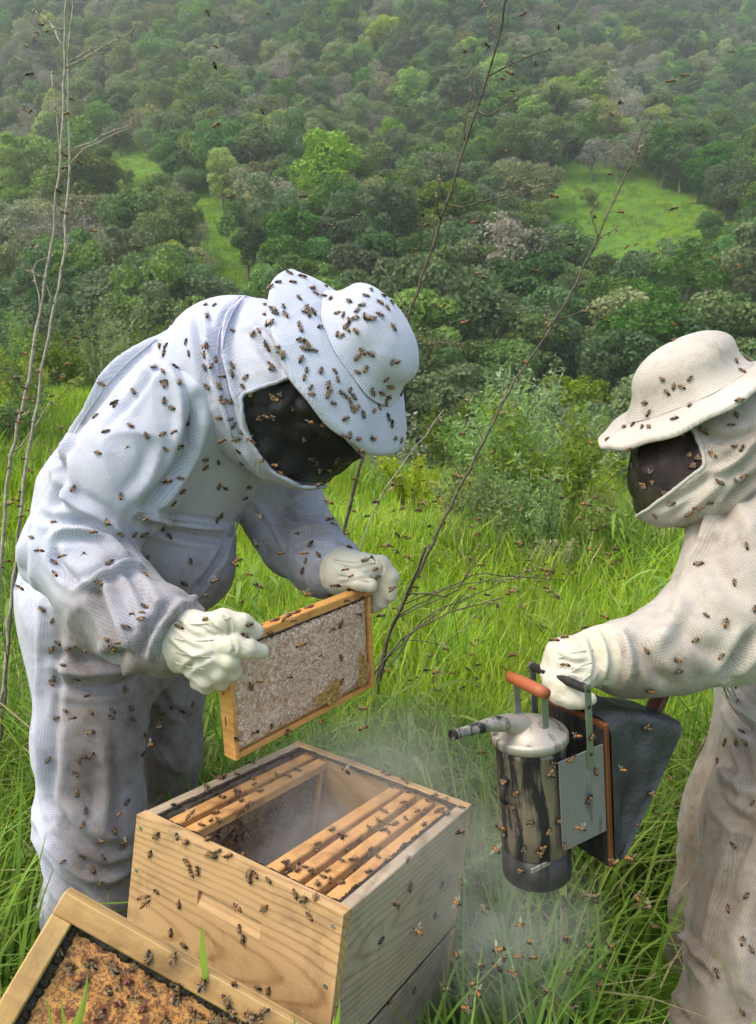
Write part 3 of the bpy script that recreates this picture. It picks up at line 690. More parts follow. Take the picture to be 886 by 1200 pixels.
def fabric(name, base, dirt, dirt2, pitch=.0046, hole=.62, bumpd=.0016, weave=True, crease=.14):
    m, n, l, b = mat(name)
    uv = n.new('ShaderNodeUVMap').outputs[0]; oc = n.new('ShaderNodeTexCoord').outputs['Object']
    at_ = n.new('ShaderNodeAttribute'); at_.attribute_name = 'dirt'
    n1 = noise(n, l, 9, 5, .65, oc); n2 = noise(n, l, 45, 4, .7, oc); n3 = noise(n, l, 3, 3, .5, oc)
    f = mth(n, l, 'MULTIPLY', at_.outputs['Fac'], mth(n, l, 'MULTIPLY_ADD', n1.outputs[0], 1.6, .2))
    f = n_clamp(n, l, mth(n, l, 'ADD', f, mth(n, l, 'MULTIPLY', mth(n, l, 'SUBTRACT', n2.outputs[0], .5), .22)))
    c = mixc(n, l, f, base, dirt)
    sp = ramp(n, [(.52, (0, 0, 0)), (.68, (1, 1, 1))]); l.new(noise(n, l, 20, 6, .7, oc, .3).outputs[0], sp.inputs[0])
    c = mixc(n, l, mth(n, l, 'MULTIPLY', mth(n, l, 'MULTIPLY', sp.outputs[0], at_.outputs['Fac']), .75), c, dirt2)
    h = mth(n, l, 'MULTIPLY', n2.outputs[0], .15)
    if weave:
        mp = n.new('ShaderNodeMapping'); mp.inputs['Scale'].default_value = (1 / pitch, 1 / pitch, 1); mp.inputs['Rotation'].default_value = (0, 0, .06); l.new(uv, mp.inputs[0])
        v = n.new('ShaderNodeTexVoronoi'); v.voronoi_dimensions = '2D'; v.inputs['Scale'].default_value = 1; v.inputs['Randomness'].default_value = .12; l.new(mp.outputs[0], v.inputs['Vector'])
        r = ramp(n, [(.08, (hole,) * 3), (.40, (1, 1, 1))]); l.new(v.outputs['Distance'], r.inputs[0])
        c = mixc(n, l, .9, c, r.outputs[0], 'MULTIPLY')
        h = mth(n, l, 'ADD', h, mth(n, l, 'MULTIPLY', r.outputs[0], 1.0))
    l.new(c, b.inputs['Base Color']); b.inputs['Roughness'].default_value = .85; b.inputs['Specular IOR Level'].default_value = .15
    b.inputs['Sheen Weight'].default_value = .15
    # fine creases in the cloth
    wz = noise(n, l, 10, 2, .5, oc, 1.2); cz = mth(n, l, 'POWER', mth(n, l, 'SUBTRACT', 1, mth(n, l, 'ABSOLUTE', mth(n, l, 'MULTIPLY_ADD', wz.outputs[0], 5, -2.5))), 2.0)
    wz2 = noise(n, l, 24, 3, .6, oc, .8)
    nb = bump(n, l, mth(n, l, 'ADD', mth(n, l, 'MULTIPLY', n_clamp(n, l, cz), .7), mth(n, l, 'MULTIPLY', wz2.outputs[0], .8)), crease, .007, None)
    bump(n, l, h, .55, bumpd, b, nb)
    return m
def n_clamp(n, l, v):
    c = n.new('ShaderNodeClamp'); l.new(v, c.inputs[0]); return c.outputs[0]
def soft(name, prims, vox, m, root, folds=(), wrinkle=(.004, 14), dirt=None, seed=0, cuts=(), rl=2, veil=None, vthr=-.45):
    """builds one continuous soft surface; veil = (pixel polygon, mesh name, material, inset): the faces inside become the child's own mesh"""
    V, Q = sdf_surface(prims, vox, cuts); V = relax(V, Q, rl)
    V = fold(V, Q, folds, wrinkle, seed); V = relax(V, Q, 1, .3)
    keep = np.ones(len(Q), bool)
    if veil is not None:
        C = V[Q].mean(1); p = pix(C); nf = unit(np.cross(V[Q[:, 2]] - V[Q[:, 0]], V[Q[:, 3]] - V[Q[:, 1]])); tw = np.array(CAMP) - C
        keep = ~(in_poly(p[:, 0], p[:, 1], veil) & ((nf * unit(tw)).sum(1) > vthr) & (p[:, 2] < np.median(p[:, 2]) + (.05 if vthr > -.5 else .14)))
    out = []
    for sel in ((keep, ~keep) if veil is not None else (keep,)):
        q = Q[sel]; used = np.unique(q); mp = np.full(len(V), -1); mp[used] = np.arange(len(used)); out.append((V[used], mp[q]))
    v, q = out[0]; me = mesh(name, inroot(root, v), q, m); limb_uv(me, v, q, prims); vattr(me, 'dirt', dirt(v) if dirt else np.zeros(len(v)))
    o = link(name, me, root)
    return (o, V, Q) + ((out[1],) if veil is not None else ())
def edge_loop(q):
    """boundary edges of a quad patch, chained"""
    E = np.concatenate([q[:, [k, (k + 1) % 4]] for k in range(4)]); S_ = set(map(tuple, E)); nx_ = {a: b for a, b in S_ if (b, a) not in S_}
    best = []
    while nx_:
        s = next(iter(nx_)); L = [s]; c = nx_.pop(s)
        while c != s and c in nx_: L.append(c); c = nx_.pop(c)
        if len(L) > len(best): best = L
    return best
def lathe_hat(c, nrm, fw, rb, rc, hc, lean=(0, 0), droop=.03, wave=.012, seed=0, oval=1.1):
    """hat shells: returns (crown, brim) vertices and quads; nrm = up of the hat, fw = forward"""
    c = np.array(c); n_ = np.array(nrm); f = unit(np.array(fw) - n_ * np.dot(fw, n_)); s = np.cross(n_, f); K = 96
    th = np.linspace(0, 2 * np.pi, K, endpoint=False); r = np.random.default_rng(seed); ph = r.uniform(0, 6, 4)
    def ring(rad, h, ov, lx=(0, 0)):
        return c + n_ * np.asarray(h)[..., None] + (f * (np.cos(th) * rad * ov)[:, None] + s * (np.sin(th) * rad)[:, None]) + f * lx[0] + s * lx[1]
    def quads(R_, closed):
        V = np.concatenate(R_); Fq = []
        for i in range(len(R_) - 1):
            for j in range(K): Fq.append((i * K + j, i * K + (j + 1) % K, (i + 1) * K + (j + 1) % K, (i + 1) * K + j))
        if closed: V = np.concatenate([V, R_[-1].mean(0)[None]]); b = (len(R_) - 1) * K; Fq += [(b + j, b + (j + 1) % K, len(V) - 1) for j in range(K)]
        return V, Fq
    # crown: straight-ish sides, rounded top, soft dents
    R1 = []
    for t in np.linspace(0, 1, 26):
        if t < .40: q = t / .40; rad = rc * (1.03 - .07 * q); h = hc * .46 * q
        else: a_ = (t - .40) / .60 * np.pi / 2; rad = rc * .96 * max(.02, math.cos(a_) ** .9); h = hc * (.46 + .54 * math.sin(a_))
        dent = 1 + .035 * np.sin(2 * th + ph[0]) * (h / hc) + .02 * np.sin(5 * th + ph[1]) + .012 * np.sin(9 * th + ph[2] + 4 * t)
        rad *= 1 + .13 * max(0, 1 - t / .30) ** 2
        R1.append(ring(rad * dent, np.full(K, h), oval, (lean[0] * h / hc, lean[1] * h / hc)))
    R2 = []
    prof = [(t, 0) for t in np.linspace(0, 1, 14)] + [(1.012, .003), (1.016, .006), (1.010, .0095)] + [(t, .009) for t in np.linspace(1.0, .9, 5)]
    for t, dz in prof:
        rad = rc * 1.10 + (rb - rc * 1.10) * t; h = -droop * t ** 1.5 - dz + wave * t ** 2 * (np.sin(2 * th + ph[3]) + .5 * np.sin(3 * th + ph[1]))
        h = h + .0025 * t * np.sin(11 * th + ph[2]); R2.append(ring(rad, h, 1 + (oval - 1) * .45))
    return quads(R1, True), quads(R2, False)
# ------------------------------------------------------------------ the two beekeepers
W1 = fabric('white_mesh_cloth', (.52, .545, .64), (.20, .172, .152), (.115, .093, .08), pitch=.0042)
W2 = fabric('cream_mesh_cloth', (.57, .53, .465), (.22, .175, .13), (.12, .09, .065), pitch=.0042)
LEATHER = fabric('glove_leather', (.60, .57, .47), (.46, .42, .31), (.32, .27, .18), weave=False, bumpd=.001, crease=.3)
def veilmat(name, col, clear):
    m, n, l, b = mat(name); oc = n.new('ShaderNodeTexCoord').outputs['Object']
    n1 = noise(n, l, 16, 4, .6, oc, .6); b.inputs['Base Color'].default_value = (*col, 1); b.inputs['Roughness'].default_value = .58; b.inputs['Specular IOR Level'].default_value = .35
    bump(n, l, n1.outputs[0], .6, .010, b)
    t = n.new('ShaderNodeBsdfTransparent'); mx = n.new('ShaderNodeMixShader'); mx.inputs[0].default_value = clear
    l.new(b.outputs[0], mx.inputs[1]); l.new(t.outputs[0], mx.inputs[2]); l.new(mx.outputs[0], n['Material Output'].inputs['Surface']); return m
VEIL1 = veilmat('black_veil_mesh', (.012, .012, .015), .22); VEIL2 = veilmat('dark_veil_mesh', (.020, .012, .012), .28)
def simple(name, col, rough=.6, spec=.4, metal=0.0, var=.15, sc=30, bmp=.2, bd=.002):
    m, n, l, b = mat(name); oc = n.new('ShaderNodeTexCoord').outputs['Object']; n1 = noise(n, l, sc, 5, .65, oc)
    c = np.array(col); r = ramp(n, [(.3, tuple(c * (1 - var))), (.7, tuple(np.minimum(1, c * (1 + var))))]); l.new(n1.outputs[0], r.inputs[0])
    l.new(r.outputs[0], b.inputs['Base Color']); b.inputs['Roughness'].default_value = rough; b.inputs['Specular IOR Level'].default_value = spec; b.inputs['Metallic'].default_value = metal
    if bmp: bump(n, l, n1.outputs[0], bmp, bd, b)
    return m
SKIN = simple('skin', (.42, .24, .16), .5, .4, 0, .08); HAIR = simple('dark_hair', (.02, .014, .01), .6, .3); EYEW = simple('eye_white', (.35, .33, .30), .3, .5, 0, .03); IRIS = simple('iris', (.03, .02, .012), .2, .5, 0, .05)
def head(root, c, up, fw, s=1.0):
    c = np.array(c); n_ = np.array(up); f = unit(np.array(fw) - n_ * np.dot(fw, n_)); r_ = np.cross(f, n_); A = np.stack([r_, f, n_])
    def p(x, y, z): return c + (r_ * x + f * y + n_ * z) * s
    def e_(x, y, z, a, b_, c_, k=.02): return ell(p(x, y, z), A, np.array([a, b_, c_]) * s, k * s)
    pr = [e_(0, -.012, .045, .074, .095, .085), e_(0, .03, -.035, .058, .066, .075, .03), e_(0, .062, -.095, .026, .022, .020, .03),
          cap(p(0, .088, .018), p(0, .112, -.028), .008 * s, .013 * s, .012), e_(-.012, .1, -.033, .009, .009, .008, .008), e_(.012, .1, -.033, .009, .009, .008, .008),
          cap(p(-.045, .078, .03), p(-.012, .092, .026), .009 * s, .008 * s, .012), cap(p(.045, .078, .03), p(.012, .092, .026), .009 * s, .008 * s, .012),
          cap(p(-.022, .088, -.060), p(.022, .088, -.060), .006 * s, .006 * s, .006), cap(p(-.018, .087, -.071), p(.018, .087, -.071), .007 * s, .007 * s, .006),
          e_(-.045, .07, -.025, .022, .02, .02, .03), e_(.045, .07, -.025, .022, .02, .02, .03),
          e_(-.078, -.005, -.005, .010, .020, .032, .008), e_(.078, -.005, -.005, .010, .020, .032, .008), cap(p(0, -.02, -.06), p(0, -.05, -.16), .055 * s, .06 * s, .03)]
    V, Q = sdf_surface(pr, .0045, [e_(-.031, .098, .008, .016, .014, .010, .012), e_(.031, .098, .008, .016, .014, .010, .012)])
    V = relax(V, Q, 1, .4); o = link('head', mesh('head', inroot(root, V), Q, SKIN), root)
    for sx in (-1, 1):
        ev, eq = sdf_surface([e_(sx * .031, .076, .008, .013, .013, .013)], .003); link('eye', mesh('eye', inroot(root, ev), eq, EYEW), o)
    hv, hq = sdf_surface([e_(0, -.022, .062, .080, .096, .083)], .006, [e_(0, .10, -.02, .12, .09, .10, .02)]); link('hair', mesh('hair', inroot(root, hv), hq, HAIR), o)
def trim(name, pts, rad, root, m, closed=False):
    pts = np.array(pts)
    for _ in range(4):
        q = pts.copy(); a = np.roll(pts, 1, 0); b = np.roll(pts, -1, 0); q = .5 * pts + .25 * (a + b)
        if not closed: q[0], q[-1] = pts[0], pts[-1]
        pts = q
    if closed: pts = np.concatenate([pts, pts[:1]])
    v, f = tube(pts, rad, 8); me = mesh(name, inroot(root, v), f, m); return link(name, me, root)
def surf_line(V, Q, pxs, lift=.003):
    bvh = BVHTree.FromPolygons(V.tolist(), Q.tolist()); L = []
    for x, y in sample_px(smooth_line(pxs), 4):
        h, n_ = cast(bvh, x, y)
        if h is not None: L.append(np.array(h) + np.array(n_) * lift)
    return L
def hat(root, c, n_, fw, m, dirtv, **kw):
    (cv, cf), (bv, bf) = lathe_hat(c, n_, fw, **kw)
    h = bpy.data.objects.new('hat', None)
    def fin(nm, v, f, par):
        me = mesh(nm, inroot(root, v), f, m)
        u = unit(np.cross(np.array(n_), [0, 0, 1.])); w = np.cross(np.array(n_), u)
        uv = np.zeros((len(me.loops), 2), np.float32); li = np.zeros(len(me.loops), np.int32); me.loops.foreach_get('vertex_index', li)
        q = v[li] - np.array(c); hh = q @ np.array(n_); an = np.arctan2(q @ w, q @ u)
        if nm == 'hat_crown':
            pm = np.repeat(np.array([hh[p_.loop_start:p_.loop_start + p_.loop_total].mean() for p_ in me.polygons]), [p_.loop_total for p_ in me.polygons])
            a0 = np.repeat(np.array([an[p_.loop_start] for p_ in me.polygons]), [p_.loop_total for p_ in me.polygons]); an = a0 + (an - a0 + np.pi) % (2 * np.pi) - np.pi
            side = pm < kw['hc'] * .72; uv[:, 0] = np.where(side, an * kw['rc'], q @ u); uv[:, 1] = np.where(side, hh, q @ w)
        else: uv[:, 0] = q @ u; uv[:, 1] = q @ w
        me.uv_layers.new(name='UVMap').data.foreach_set('uv', uv.ravel())
        vattr(me, 'dirt', dirtv(v)); return link(nm, me, par)
    b = fin('hat_brim', bv, bf, root); fin('hat_crown', cv, cf, root); return b
def flat(v, q, f):
    """pulls a veil towards the plane of its own edge, keeping the edge"""
    lp = v[edge_loop(q)]; c = lp.mean(0); n_ = np.linalg.svd(lp - c)[2][2]; h = (v - c) @ n_
    dist = np.min(np.linalg.norm(v[:, None] - lp[None, ::4], axis=2), 1); return v - np.outer(h * f * sm(dist, 0, .05), n_)
def seam(root, V, Q, pxs, m, r=.0022):
    L = surf_line(V, Q, pxs, .0008)
    if len(L) > 3: trim('seam', L, r, root, m)

# ---- the bent beekeeper on the left
r1 = empty('person', 'beekeeper in a white suit bending over the open hive, bees all over the hat', 'person', (at(120, 1090, 1.75).x, at(120, 1090, 1.75).y, 0), 'beekeepers')
body = [pc((116, 700, 1.86, 84), (152, 600, 1.84, 95), .06), pc((150, 600, 1.84, 98), (222, 500, 1.78, 100), .06), pc((222, 504, 1.78, 98), (268, 446, 1.74, 78), .08),
        pc((195, 640, 1.80, 66), (215, 660, 1.80, 60), .08),
        pc((116, 700, 1.86, 82), (122, 770, 1.84, 76), .06)]
arm_n = pchain([(212, 482, 1.60, 62), (140, 562, 1.575, 63), (86, 640, 1.56, 52), (135, 705, 1.48, 52), (172, 733, 1.42, 42), (190, 741, 1.395, 43), (199, 744, 1.388, 42)], .05)
arm_f = pchain([(285, 530, 1.98, 52), (330, 590, 1.93, 48), (350, 632, 1.86, 42), (372, 652, 1.77, 36), (384, 662, 1.735, 35), (388, 665, 1.72, 34)], .04)
leg_n = pchain([(106, 740, 1.78, 70), (106, 860, 1.74, 58), (108, 960, 1.74, 57), (111, 1060, 1.74, 53), (112, 1200, 1.75, 50)], .05)
leg_f = pchain([(170, 740, 2.0, 62), (192, 800, 2.02, 46), (192, 880, 2.03, 42), (188, 960, 2.06, 40), (185, 1060, 2.08, 40)], .04)
toes = [pc((112, 1210, 1.75, 40), (160, 1235, 1.68, 32), .04), pc((185, 1070, 2.08, 34), (225, 1085, 2.0, 28), .04)]
prims1 = body + arm_n + arm_f + leg_n + leg_f + toes
F1 = [([(183, 398), (140, 432), (102, 482), (71, 537), (60, 560)], 10, 9), ([(62, 520), (75, 560), (60, 600)], 14, -10), ([(180, 402), (205, 440), (216, 490), (210, 530)], 9, 6),
      ([(228, 470), (222, 520), (203, 560), (166, 606)], 13, -16), ([(66, 560), (82, 588), (118, 604), (152, 640)], 10, 11), ([(62, 630), (72, 622), (112, 620), (148, 650)], 9, 10),
      ([(64, 640), (68, 664), (92, 684)], 9, -10), ([(35, 600), (60, 610), (110, 612)], 9, -7), ([(88, 690), (120, 676), (150, 660), (168, 664)], 10, 10), ([(104, 676), (121, 715), (141, 763)], 11, -12), ([(120, 676), (140, 716), (158, 770)], 10, 8),
      ([(150, 668), (165, 690), (176, 720)], 9, -9), ([(175, 772), (183, 742), (216, 704)], 8, 10), ([(163, 770), (172, 738), (200, 704)], 9, -8),
      ([(160, 600), (215, 614), (272, 620)], 8, 9), ([(160, 612), (215, 628), (268, 634)], 9, -10), ([(276, 622), (264, 652), (236, 690), (222, 708)], 7, 8), ([(262, 640), (250, 668), (226, 694)], 8, -7),
      ([(58, 782), (113, 793), (163, 782)], 11, 13), ([(60, 802), (113, 812), (160, 802)], 10, -9), ([(60, 765), (113, 772), (160, 764)], 10, -9),
      ([(42, 960), (66, 1000), (113, 1034), (160, 1020)], 13, 13), ([(58, 940), (90, 985), (130, 1000), (160, 990)], 13, -11), ([(48, 1000), (70, 1040), (110, 1062)], 12, -10), ([(70, 720), (66, 770), (62, 900), (60, 960)], 12, -8),
      ([(50, 700), (46, 800), (48, 930)], 12, 8), ([(120, 860), (128, 920), (120, 980)], 16, 6), ([(185, 800), (196, 830), (220, 840)], 10, -8), ([(176, 860), (200, 900), (214, 905)], 10, 7),
      ([(30, 560), (26, 640), (40, 740)], 16, -8), ([(110, 470), (150, 420), (200, 385)], 16, 7), ([(128, 500), (166, 450), (208, 408)], 12, -7), ([(190, 520), (176, 560), (150, 590)], 12, 7),
      ([(330, 598), (350, 612), (372, 606)], 8, -9), ([(338, 632), (352, 624), (384, 618)], 7, 10), ([(340, 650), (358, 640), (388, 640)], 7, -7), ([(300, 590), (320, 612), (330, 640)], 9, 7)]
def dirt1(v):
    p = pix(v); y = p[:, 1]; x = p[:, 0]
    d = .12 + .72 * sm(y, 560, 780) * sm(x, 40, 95) + .16 * sm(y, 590, 640) * sm(x, 120, 190) * (1 - sm(y, 720, 760))
    d = d - .35 * sm(y, 560, 640) * sm(x, 130, 80) * sm(y, 720, 660) + .25 * sm(x, 300, 345) * sm(y, 640, 610)
    return np.clip(d + .2 * vnoise(v * 5), 0.03, .95)
o1, V1, Q1 = soft('suit', prims1, .0048, W1, r1, F1, (.006, 6.5), dirt1, 3)
for pl in ([(183, 398), (140, 432), (102, 482), (71, 537)], [(186, 402), (212, 440), (226, 480), (222, 520)], [(160, 598), (215, 612), (272, 618)], [(160, 606), (215, 621), (270, 628)], [(282, 600), (276, 626), (264, 654), (242, 684)]): seam(r1, V1, Q1, pl, W1)
# hood, veil and hat
hc1 = at(350, 466, 1.63); n1_ = cdir(.76, .45, .47); f1_ = cdir(.35, -.85, .30)
bc1 = at(407, 420, 1.555)
ax1 = np.stack([np.cross(n1_, f1_), np.array(f1_), np.array(n1_)])
hood1 = [ell(hc1, ax1, (.172, .172, .150), .05), pc((345, 458, 1.64, 92), (278, 448, 1.69, 90), .06), pc((278, 448, 1.69, 90), (258, 455, 1.75, 76), .06), pc((352, 505, 1.60, 66), (360, 512, 1.58, 60), .05), cap(hc1, np.array(bc1) - np.array(n1_) * .03, .15, .09, .05)]
FH1 = [([(305, 335), (272, 360), (262, 400), (272, 450), (290, 500)], 7, 9), ([(292, 340), (262, 366), (252, 404), (262, 452)], 7, -7), ([(238, 352), (244, 400), (258, 460), (284, 540)], 8, 8), ([(228, 360), (234, 410), (248, 470)], 9, -8),
       ([(300, 400), (318, 420), (335, 440)], 10, -7), ([(290, 380), (310, 392), (330, 420)], 10, 7), ([(280, 520), (310, 560), (345, 580)], 8, 7)]
VP1 = [(281, 463), (312, 452), (343, 441), (372, 470), (398, 505), (432, 540), (415, 556), (385, 570), (352, 571), (318, 552), (297, 525), (285, 495)]
def dirth1(v): return np.clip(.1 + .1 * vnoise(v * 6) + .35 * sm(pix(v)[:, 1], 500, 570), 0, 1)
o_, Vh1, Qh1, (vv, vq) = soft('hood', hood1, .005, W1, r1, FH1, (.0035, 10), dirth1, 8, veil=VP1)
nn = vnormals(vv, vq); vv2 = flat(vv, vq, .35) - nn * (.004 + .008 * (1 - np.abs(vnoise(vv * 22)) * 2))[:, None]
link('veil', mesh('veil', inroot(r1, vv2), vq, VEIL1), r1)
trim('veil_seam', vv[edge_loop(vq)], .0042, r1, W1, True)
PIPE = simple('lavender_piping', (.36, .36, .52), .7, .2, 0, .1, 60)
for pl in ([(302, 337), (274, 358), (259, 400), (263, 446), (280, 508)], [(296, 337), (267, 359), (252, 402), (256, 450), (272, 512)]):
    L = surf_line(Vh1, Qh1, pl, .001)
    if len(L) > 3: trim('hood_piping', L, .0019, r1, PIPE)
hat(r1, np.array(bc1) + np.array(n1_) * .038, n1_, f1_, W1, lambda v: np.clip(.06 + .12 * vnoise(v * 9), 0, 1), rb=.198, rc=.098, hc=.102, droop=.050, wave=.005, seed=4, oval=1.19)
head(r1, np.array(bc1) - np.array(n1_) * .085, n1_, f1_)
# gloves
def glove(root, pr, folds, lab=None, seed=0, dirt=lambda v: np.clip(.32 + .5 * vnoise(v * 14), 0, 1)):
    o, V, Q = soft('glove', pr, .0026, LEATHER, root, folds, (.0009, 30), dirt, seed, rl=1)
    if lab: o['label'] = lab
    return o, V, Q
g1 = pchain([(186, 748, 1.40, 33), (206, 750, 1.378, 33), (233, 758, 1.355, 30)], .03) + [pc((228, 742, 1.355, 24), (250, 766, 1.34, 26), .03)] + \
     pchain([(232, 738, 1.35, 18), (262, 727, 1.322, 13.5), (284, 731, 1.326, 12), (300, 740, 1.338, 9.5)], .007) + pchain([(248, 754, 1.335, 15), (274, 756, 1.312, 12.5), (291, 760, 1.316, 11.5), (306, 764, 1.332, 9.5)], .006) + \
     pchain([(246, 768, 1.335, 14), (270, 775, 1.316, 11.5), (274, 788, 1.335, 10), (258, 790, 1.362, 9)], .006) + pchain([(236, 777, 1.34, 13), (257, 789, 1.324, 11), (259, 799, 1.345, 9.5), (244, 798, 1.37, 9)], .006) + \
     pchain([(224, 782, 1.345, 12), (241, 798, 1.332, 10), (242, 804, 1.352, 9), (230, 800, 1.372, 8)], .006)
_g, Vg1, Qg1 = glove(r1, g1, [([(205, 725), (222, 745), (240, 750)], 5, -4), ([(198, 745), (220, 765), (244, 772)], 5, 4), ([(214, 790), (228, 775), (250, 768)], 5, -4), ([(238, 720), (248, 735), (262, 742)], 4, -4), ([(262, 722), (270, 732), (268, 744)], 3, -3), ([(270, 748), (276, 756), (274, 766)], 3, -3)], seed=2)
g2 = pchain([(380, 660, 1.73, 26), (402, 670, 1.68, 25), (424, 670, 1.65, 22)], .03) + pchain([(424, 662, 1.65, 14), (446, 662, 1.635, 11), (458, 676, 1.635, 9.5), (457, 698, 1.64, 8)], .008) + pchain([(424, 668, 1.66, 13), (444, 672, 1.65, 11), (452, 688, 1.65, 9.5), (448, 706, 1.655, 8)], .008) + \
     pchain([(422, 674, 1.67, 12), (440, 682, 1.665, 10), (446, 696, 1.665, 9), (441, 710, 1.67, 7.5)], .008) + pchain([(420, 680, 1.68, 11), (434, 690, 1.68, 9), (440, 702, 1.68, 8), (436, 712, 1.68, 7)], .008) + pchain([(408, 676, 1.65, 12), (422, 682, 1.60, 10), (434, 686, 1.592, 8.5)], .010)
_g, Vg2, Qg2 = glove(r1, g2, [([(392, 660), (410, 668), (432, 664)], 4, -3), ([(398, 680), (416, 676), (436, 674)], 4, 3), ([(444, 655), (450, 664), (446, 674)], 3, -3)], seed=5)
# ---- the beekeeper on the right with the smoker
q = at(870, 1180, 1.6)
r2 = empty('person', 'beekeeper in a dirty cream suit at the right edge holding the smoker', 'person', (q.x, q.y, 0), 'beekeepers')
body2 = [pc((960, 640, 1.78, 110), (965, 780, 1.76, 112), .06), pc((965, 780, 1.76, 108), (950, 860, 1.72, 100), .06), pc((930, 580, 1.74, 80), (960, 640, 1.78, 104), .08)]
arm2 = pchain([(915, 600, 1.56, 74), (885, 665, 1.50, 78), (850, 728, 1.44, 68), (785, 760, 1.40, 47), (745, 772, 1.375, 37), (720, 772, 1.365, 32), (706, 772, 1.36, 25)], .05)
leg2n = pchain([(950, 850, 1.62, 92), (915, 980, 1.56, 82), (888, 1110, 1.52, 74), (868, 1230, 1.5, 72), (855, 1400, 1.52, 62)], .05)
leg2f = pchain([(925, 850, 1.80, 78), (872, 960, 1.78, 66), (848, 1060, 1.80, 54), (828, 1160, 1.86, 52), (815, 1260, 1.92, 46)], .04)
arm2b = pchain([(1010, 620, 1.95, 66), (1030, 740, 1.9, 60), (985, 840, 1.8, 46), (960, 880, 1.7, 40)], .05)
toes2 = [pc((855, 1405, 1.52, 48), (810, 1440, 1.45, 40), .04), pc((815, 1270, 1.92, 40), (775, 1290, 1.86, 32), .04)]
prims2 = body2 + arm2 + leg2n + leg2f + arm2b + toes2
F2 = [([(838, 590), (822, 640), (798, 682)], 12, 8), ([(712, 745), (722, 772), (716, 800)], 8, -10), ([(728, 740), (740, 772), (734, 806)], 8, 9), ([(745, 740), (770, 790), (790, 806)], 12, -8), ([(800, 690), (790, 730), (760, 760)], 14, 7), ([(886, 740), (866, 770), (848, 792)], 12, -14),
      ([(850, 800), (866, 830), (886, 842)], 10, 10), ([(848, 820), (870, 850), (890, 862)], 10, -10), ([(842, 900), (866, 925), (890, 930)], 12, 9), ([(838, 930), (860, 960), (888, 965)], 12, -10), ([(835, 960), (820, 1020), (800, 1080)], 14, 7), ([(800, 1105), (820, 1130), (830, 1150)], 10, -13), ([(792, 1080), (806, 1110), (826, 1120)], 9, 9),
      ([(860, 1000), (838, 1060), (822, 1130)], 12, 8), ([(886, 960), (860, 1010), (846, 1060)], 10, -8), ([(886, 1030), (870, 1100), (866, 1180)], 18, 7), ([(775, 1165), (790, 1180), (806, 1200)], 9, -8), ([(886, 520), (850, 560), (830, 620)], 10, 7), ([(780, 720), (820, 760), (850, 770)], 16, -6),
      ([(846, 560), (870, 600), (886, 640)], 14, 6), ([(830, 640), (850, 690), (880, 700)], 16, -6), ([(858, 870), (868, 900), (866, 940)], 9, 8)]
def dirt2(v):
    p = pix(v); y = p[:, 1]; x = p[:, 0]
    return np.clip(.30 + .15 * vnoise(v * 11) + .45 * sm(y, 800, 900) + .50 * sm(y, 735, 790) * sm(x, 860, 780) + .2 * sm(y, 1000, 1100) * sm(x, 840, 790) + .2 * vnoise(v * 5), .05, .95)
o2, V2, Q2 = soft('suit', prims2, .0048, W2, r2, F2, (.006, 6.5), dirt2, 13)
for pl in ([(852, 792), (868, 832), (886, 846)], [(846, 800), (862, 842), (880, 856)], [(848, 800), (866, 830), (886, 842)]): seam(r2, V2, Q2, pl, W2)
n2_ = cdir(-.45, .88, .15); f2_ = cdir(-.85, -.42, .28); bc2 = at(806, 466, 1.60); hd2 = np.array(bc2) - np.array(n2_) * .10
hood2 = [ell(hd2 + np.array(f2_) * .030 - np.array(n2_) * .02, np.stack([np.cross(n2_, unit(np.array(f2_) - np.array(n2_) * np.dot(f2_, n2_))), unit(np.array(f2_) - np.array(n2_) * np.dot(f2_, n2_)), np.array(n2_)]), (.150, .160, .112), .05), cap(hd2, np.array(bc2) - np.array(n2_) * .03, .15, .09, .05), pc((835, 520, 1.60, 84), (905, 540, 1.64, 88), .06),
         pc((778, 590, 1.53, 26), (832, 568, 1.50, 34), .05), pc((832, 568, 1.50, 34), (890, 525, 1.50, 40), .05), pc((770, 560, 1.56, 42), (830, 560, 1.6, 60), .05)]
FH2 = [([(822, 500), (845, 520), (886, 505)], 9, -6), ([(832, 556), (860, 545), (890, 510)], 8, 9), ([(790, 612), (826, 584), (850, 560)], 8, 7), ([(770, 596), (812, 574), (836, 552)], 7, -7), ([(845, 600), (866, 572), (890, 556)], 9, -9)]
VP2 = [(690, 530), (745, 508), (800, 488), (815, 508), (824, 532), (827, 545), (795, 570), (760, 597), (745, 606), (715, 590)]
o_, Vh2, Qh2, (vv, vq) = soft('hood', hood2, .005, W2, r2, FH2, (.004, 10), lambda v: np.clip(.35 + .3 * vnoise(v * 7), 0, 1), 18, veil=VP2, vthr=-.95)
nn = vnormals(vv, vq); vv2 = flat(vv, vq, .2) - nn * (.003 + .005 * (1 - np.abs(vnoise(vv * 20)) * 2))[:, None]
link('veil', mesh('veil', inroot(r2, vv2), vq, VEIL2), r2)
trim('veil_seam', vv[edge_loop(vq)], .004, r2, W2, True)
hat(r2, np.array(bc2) + np.array(n2_) * .012, n2_, f2_, W2, lambda v: np.clip(.25 + .3 * vnoise(v * 9), 0, 1), rb=.196, rc=.110, hc=.106, lean=(-.030, 0), droop=.020, wave=.007, seed=9, oval=1.06)
head(r2, np.array(bc2) - np.array(n2_) * .085, n2_, f2_)
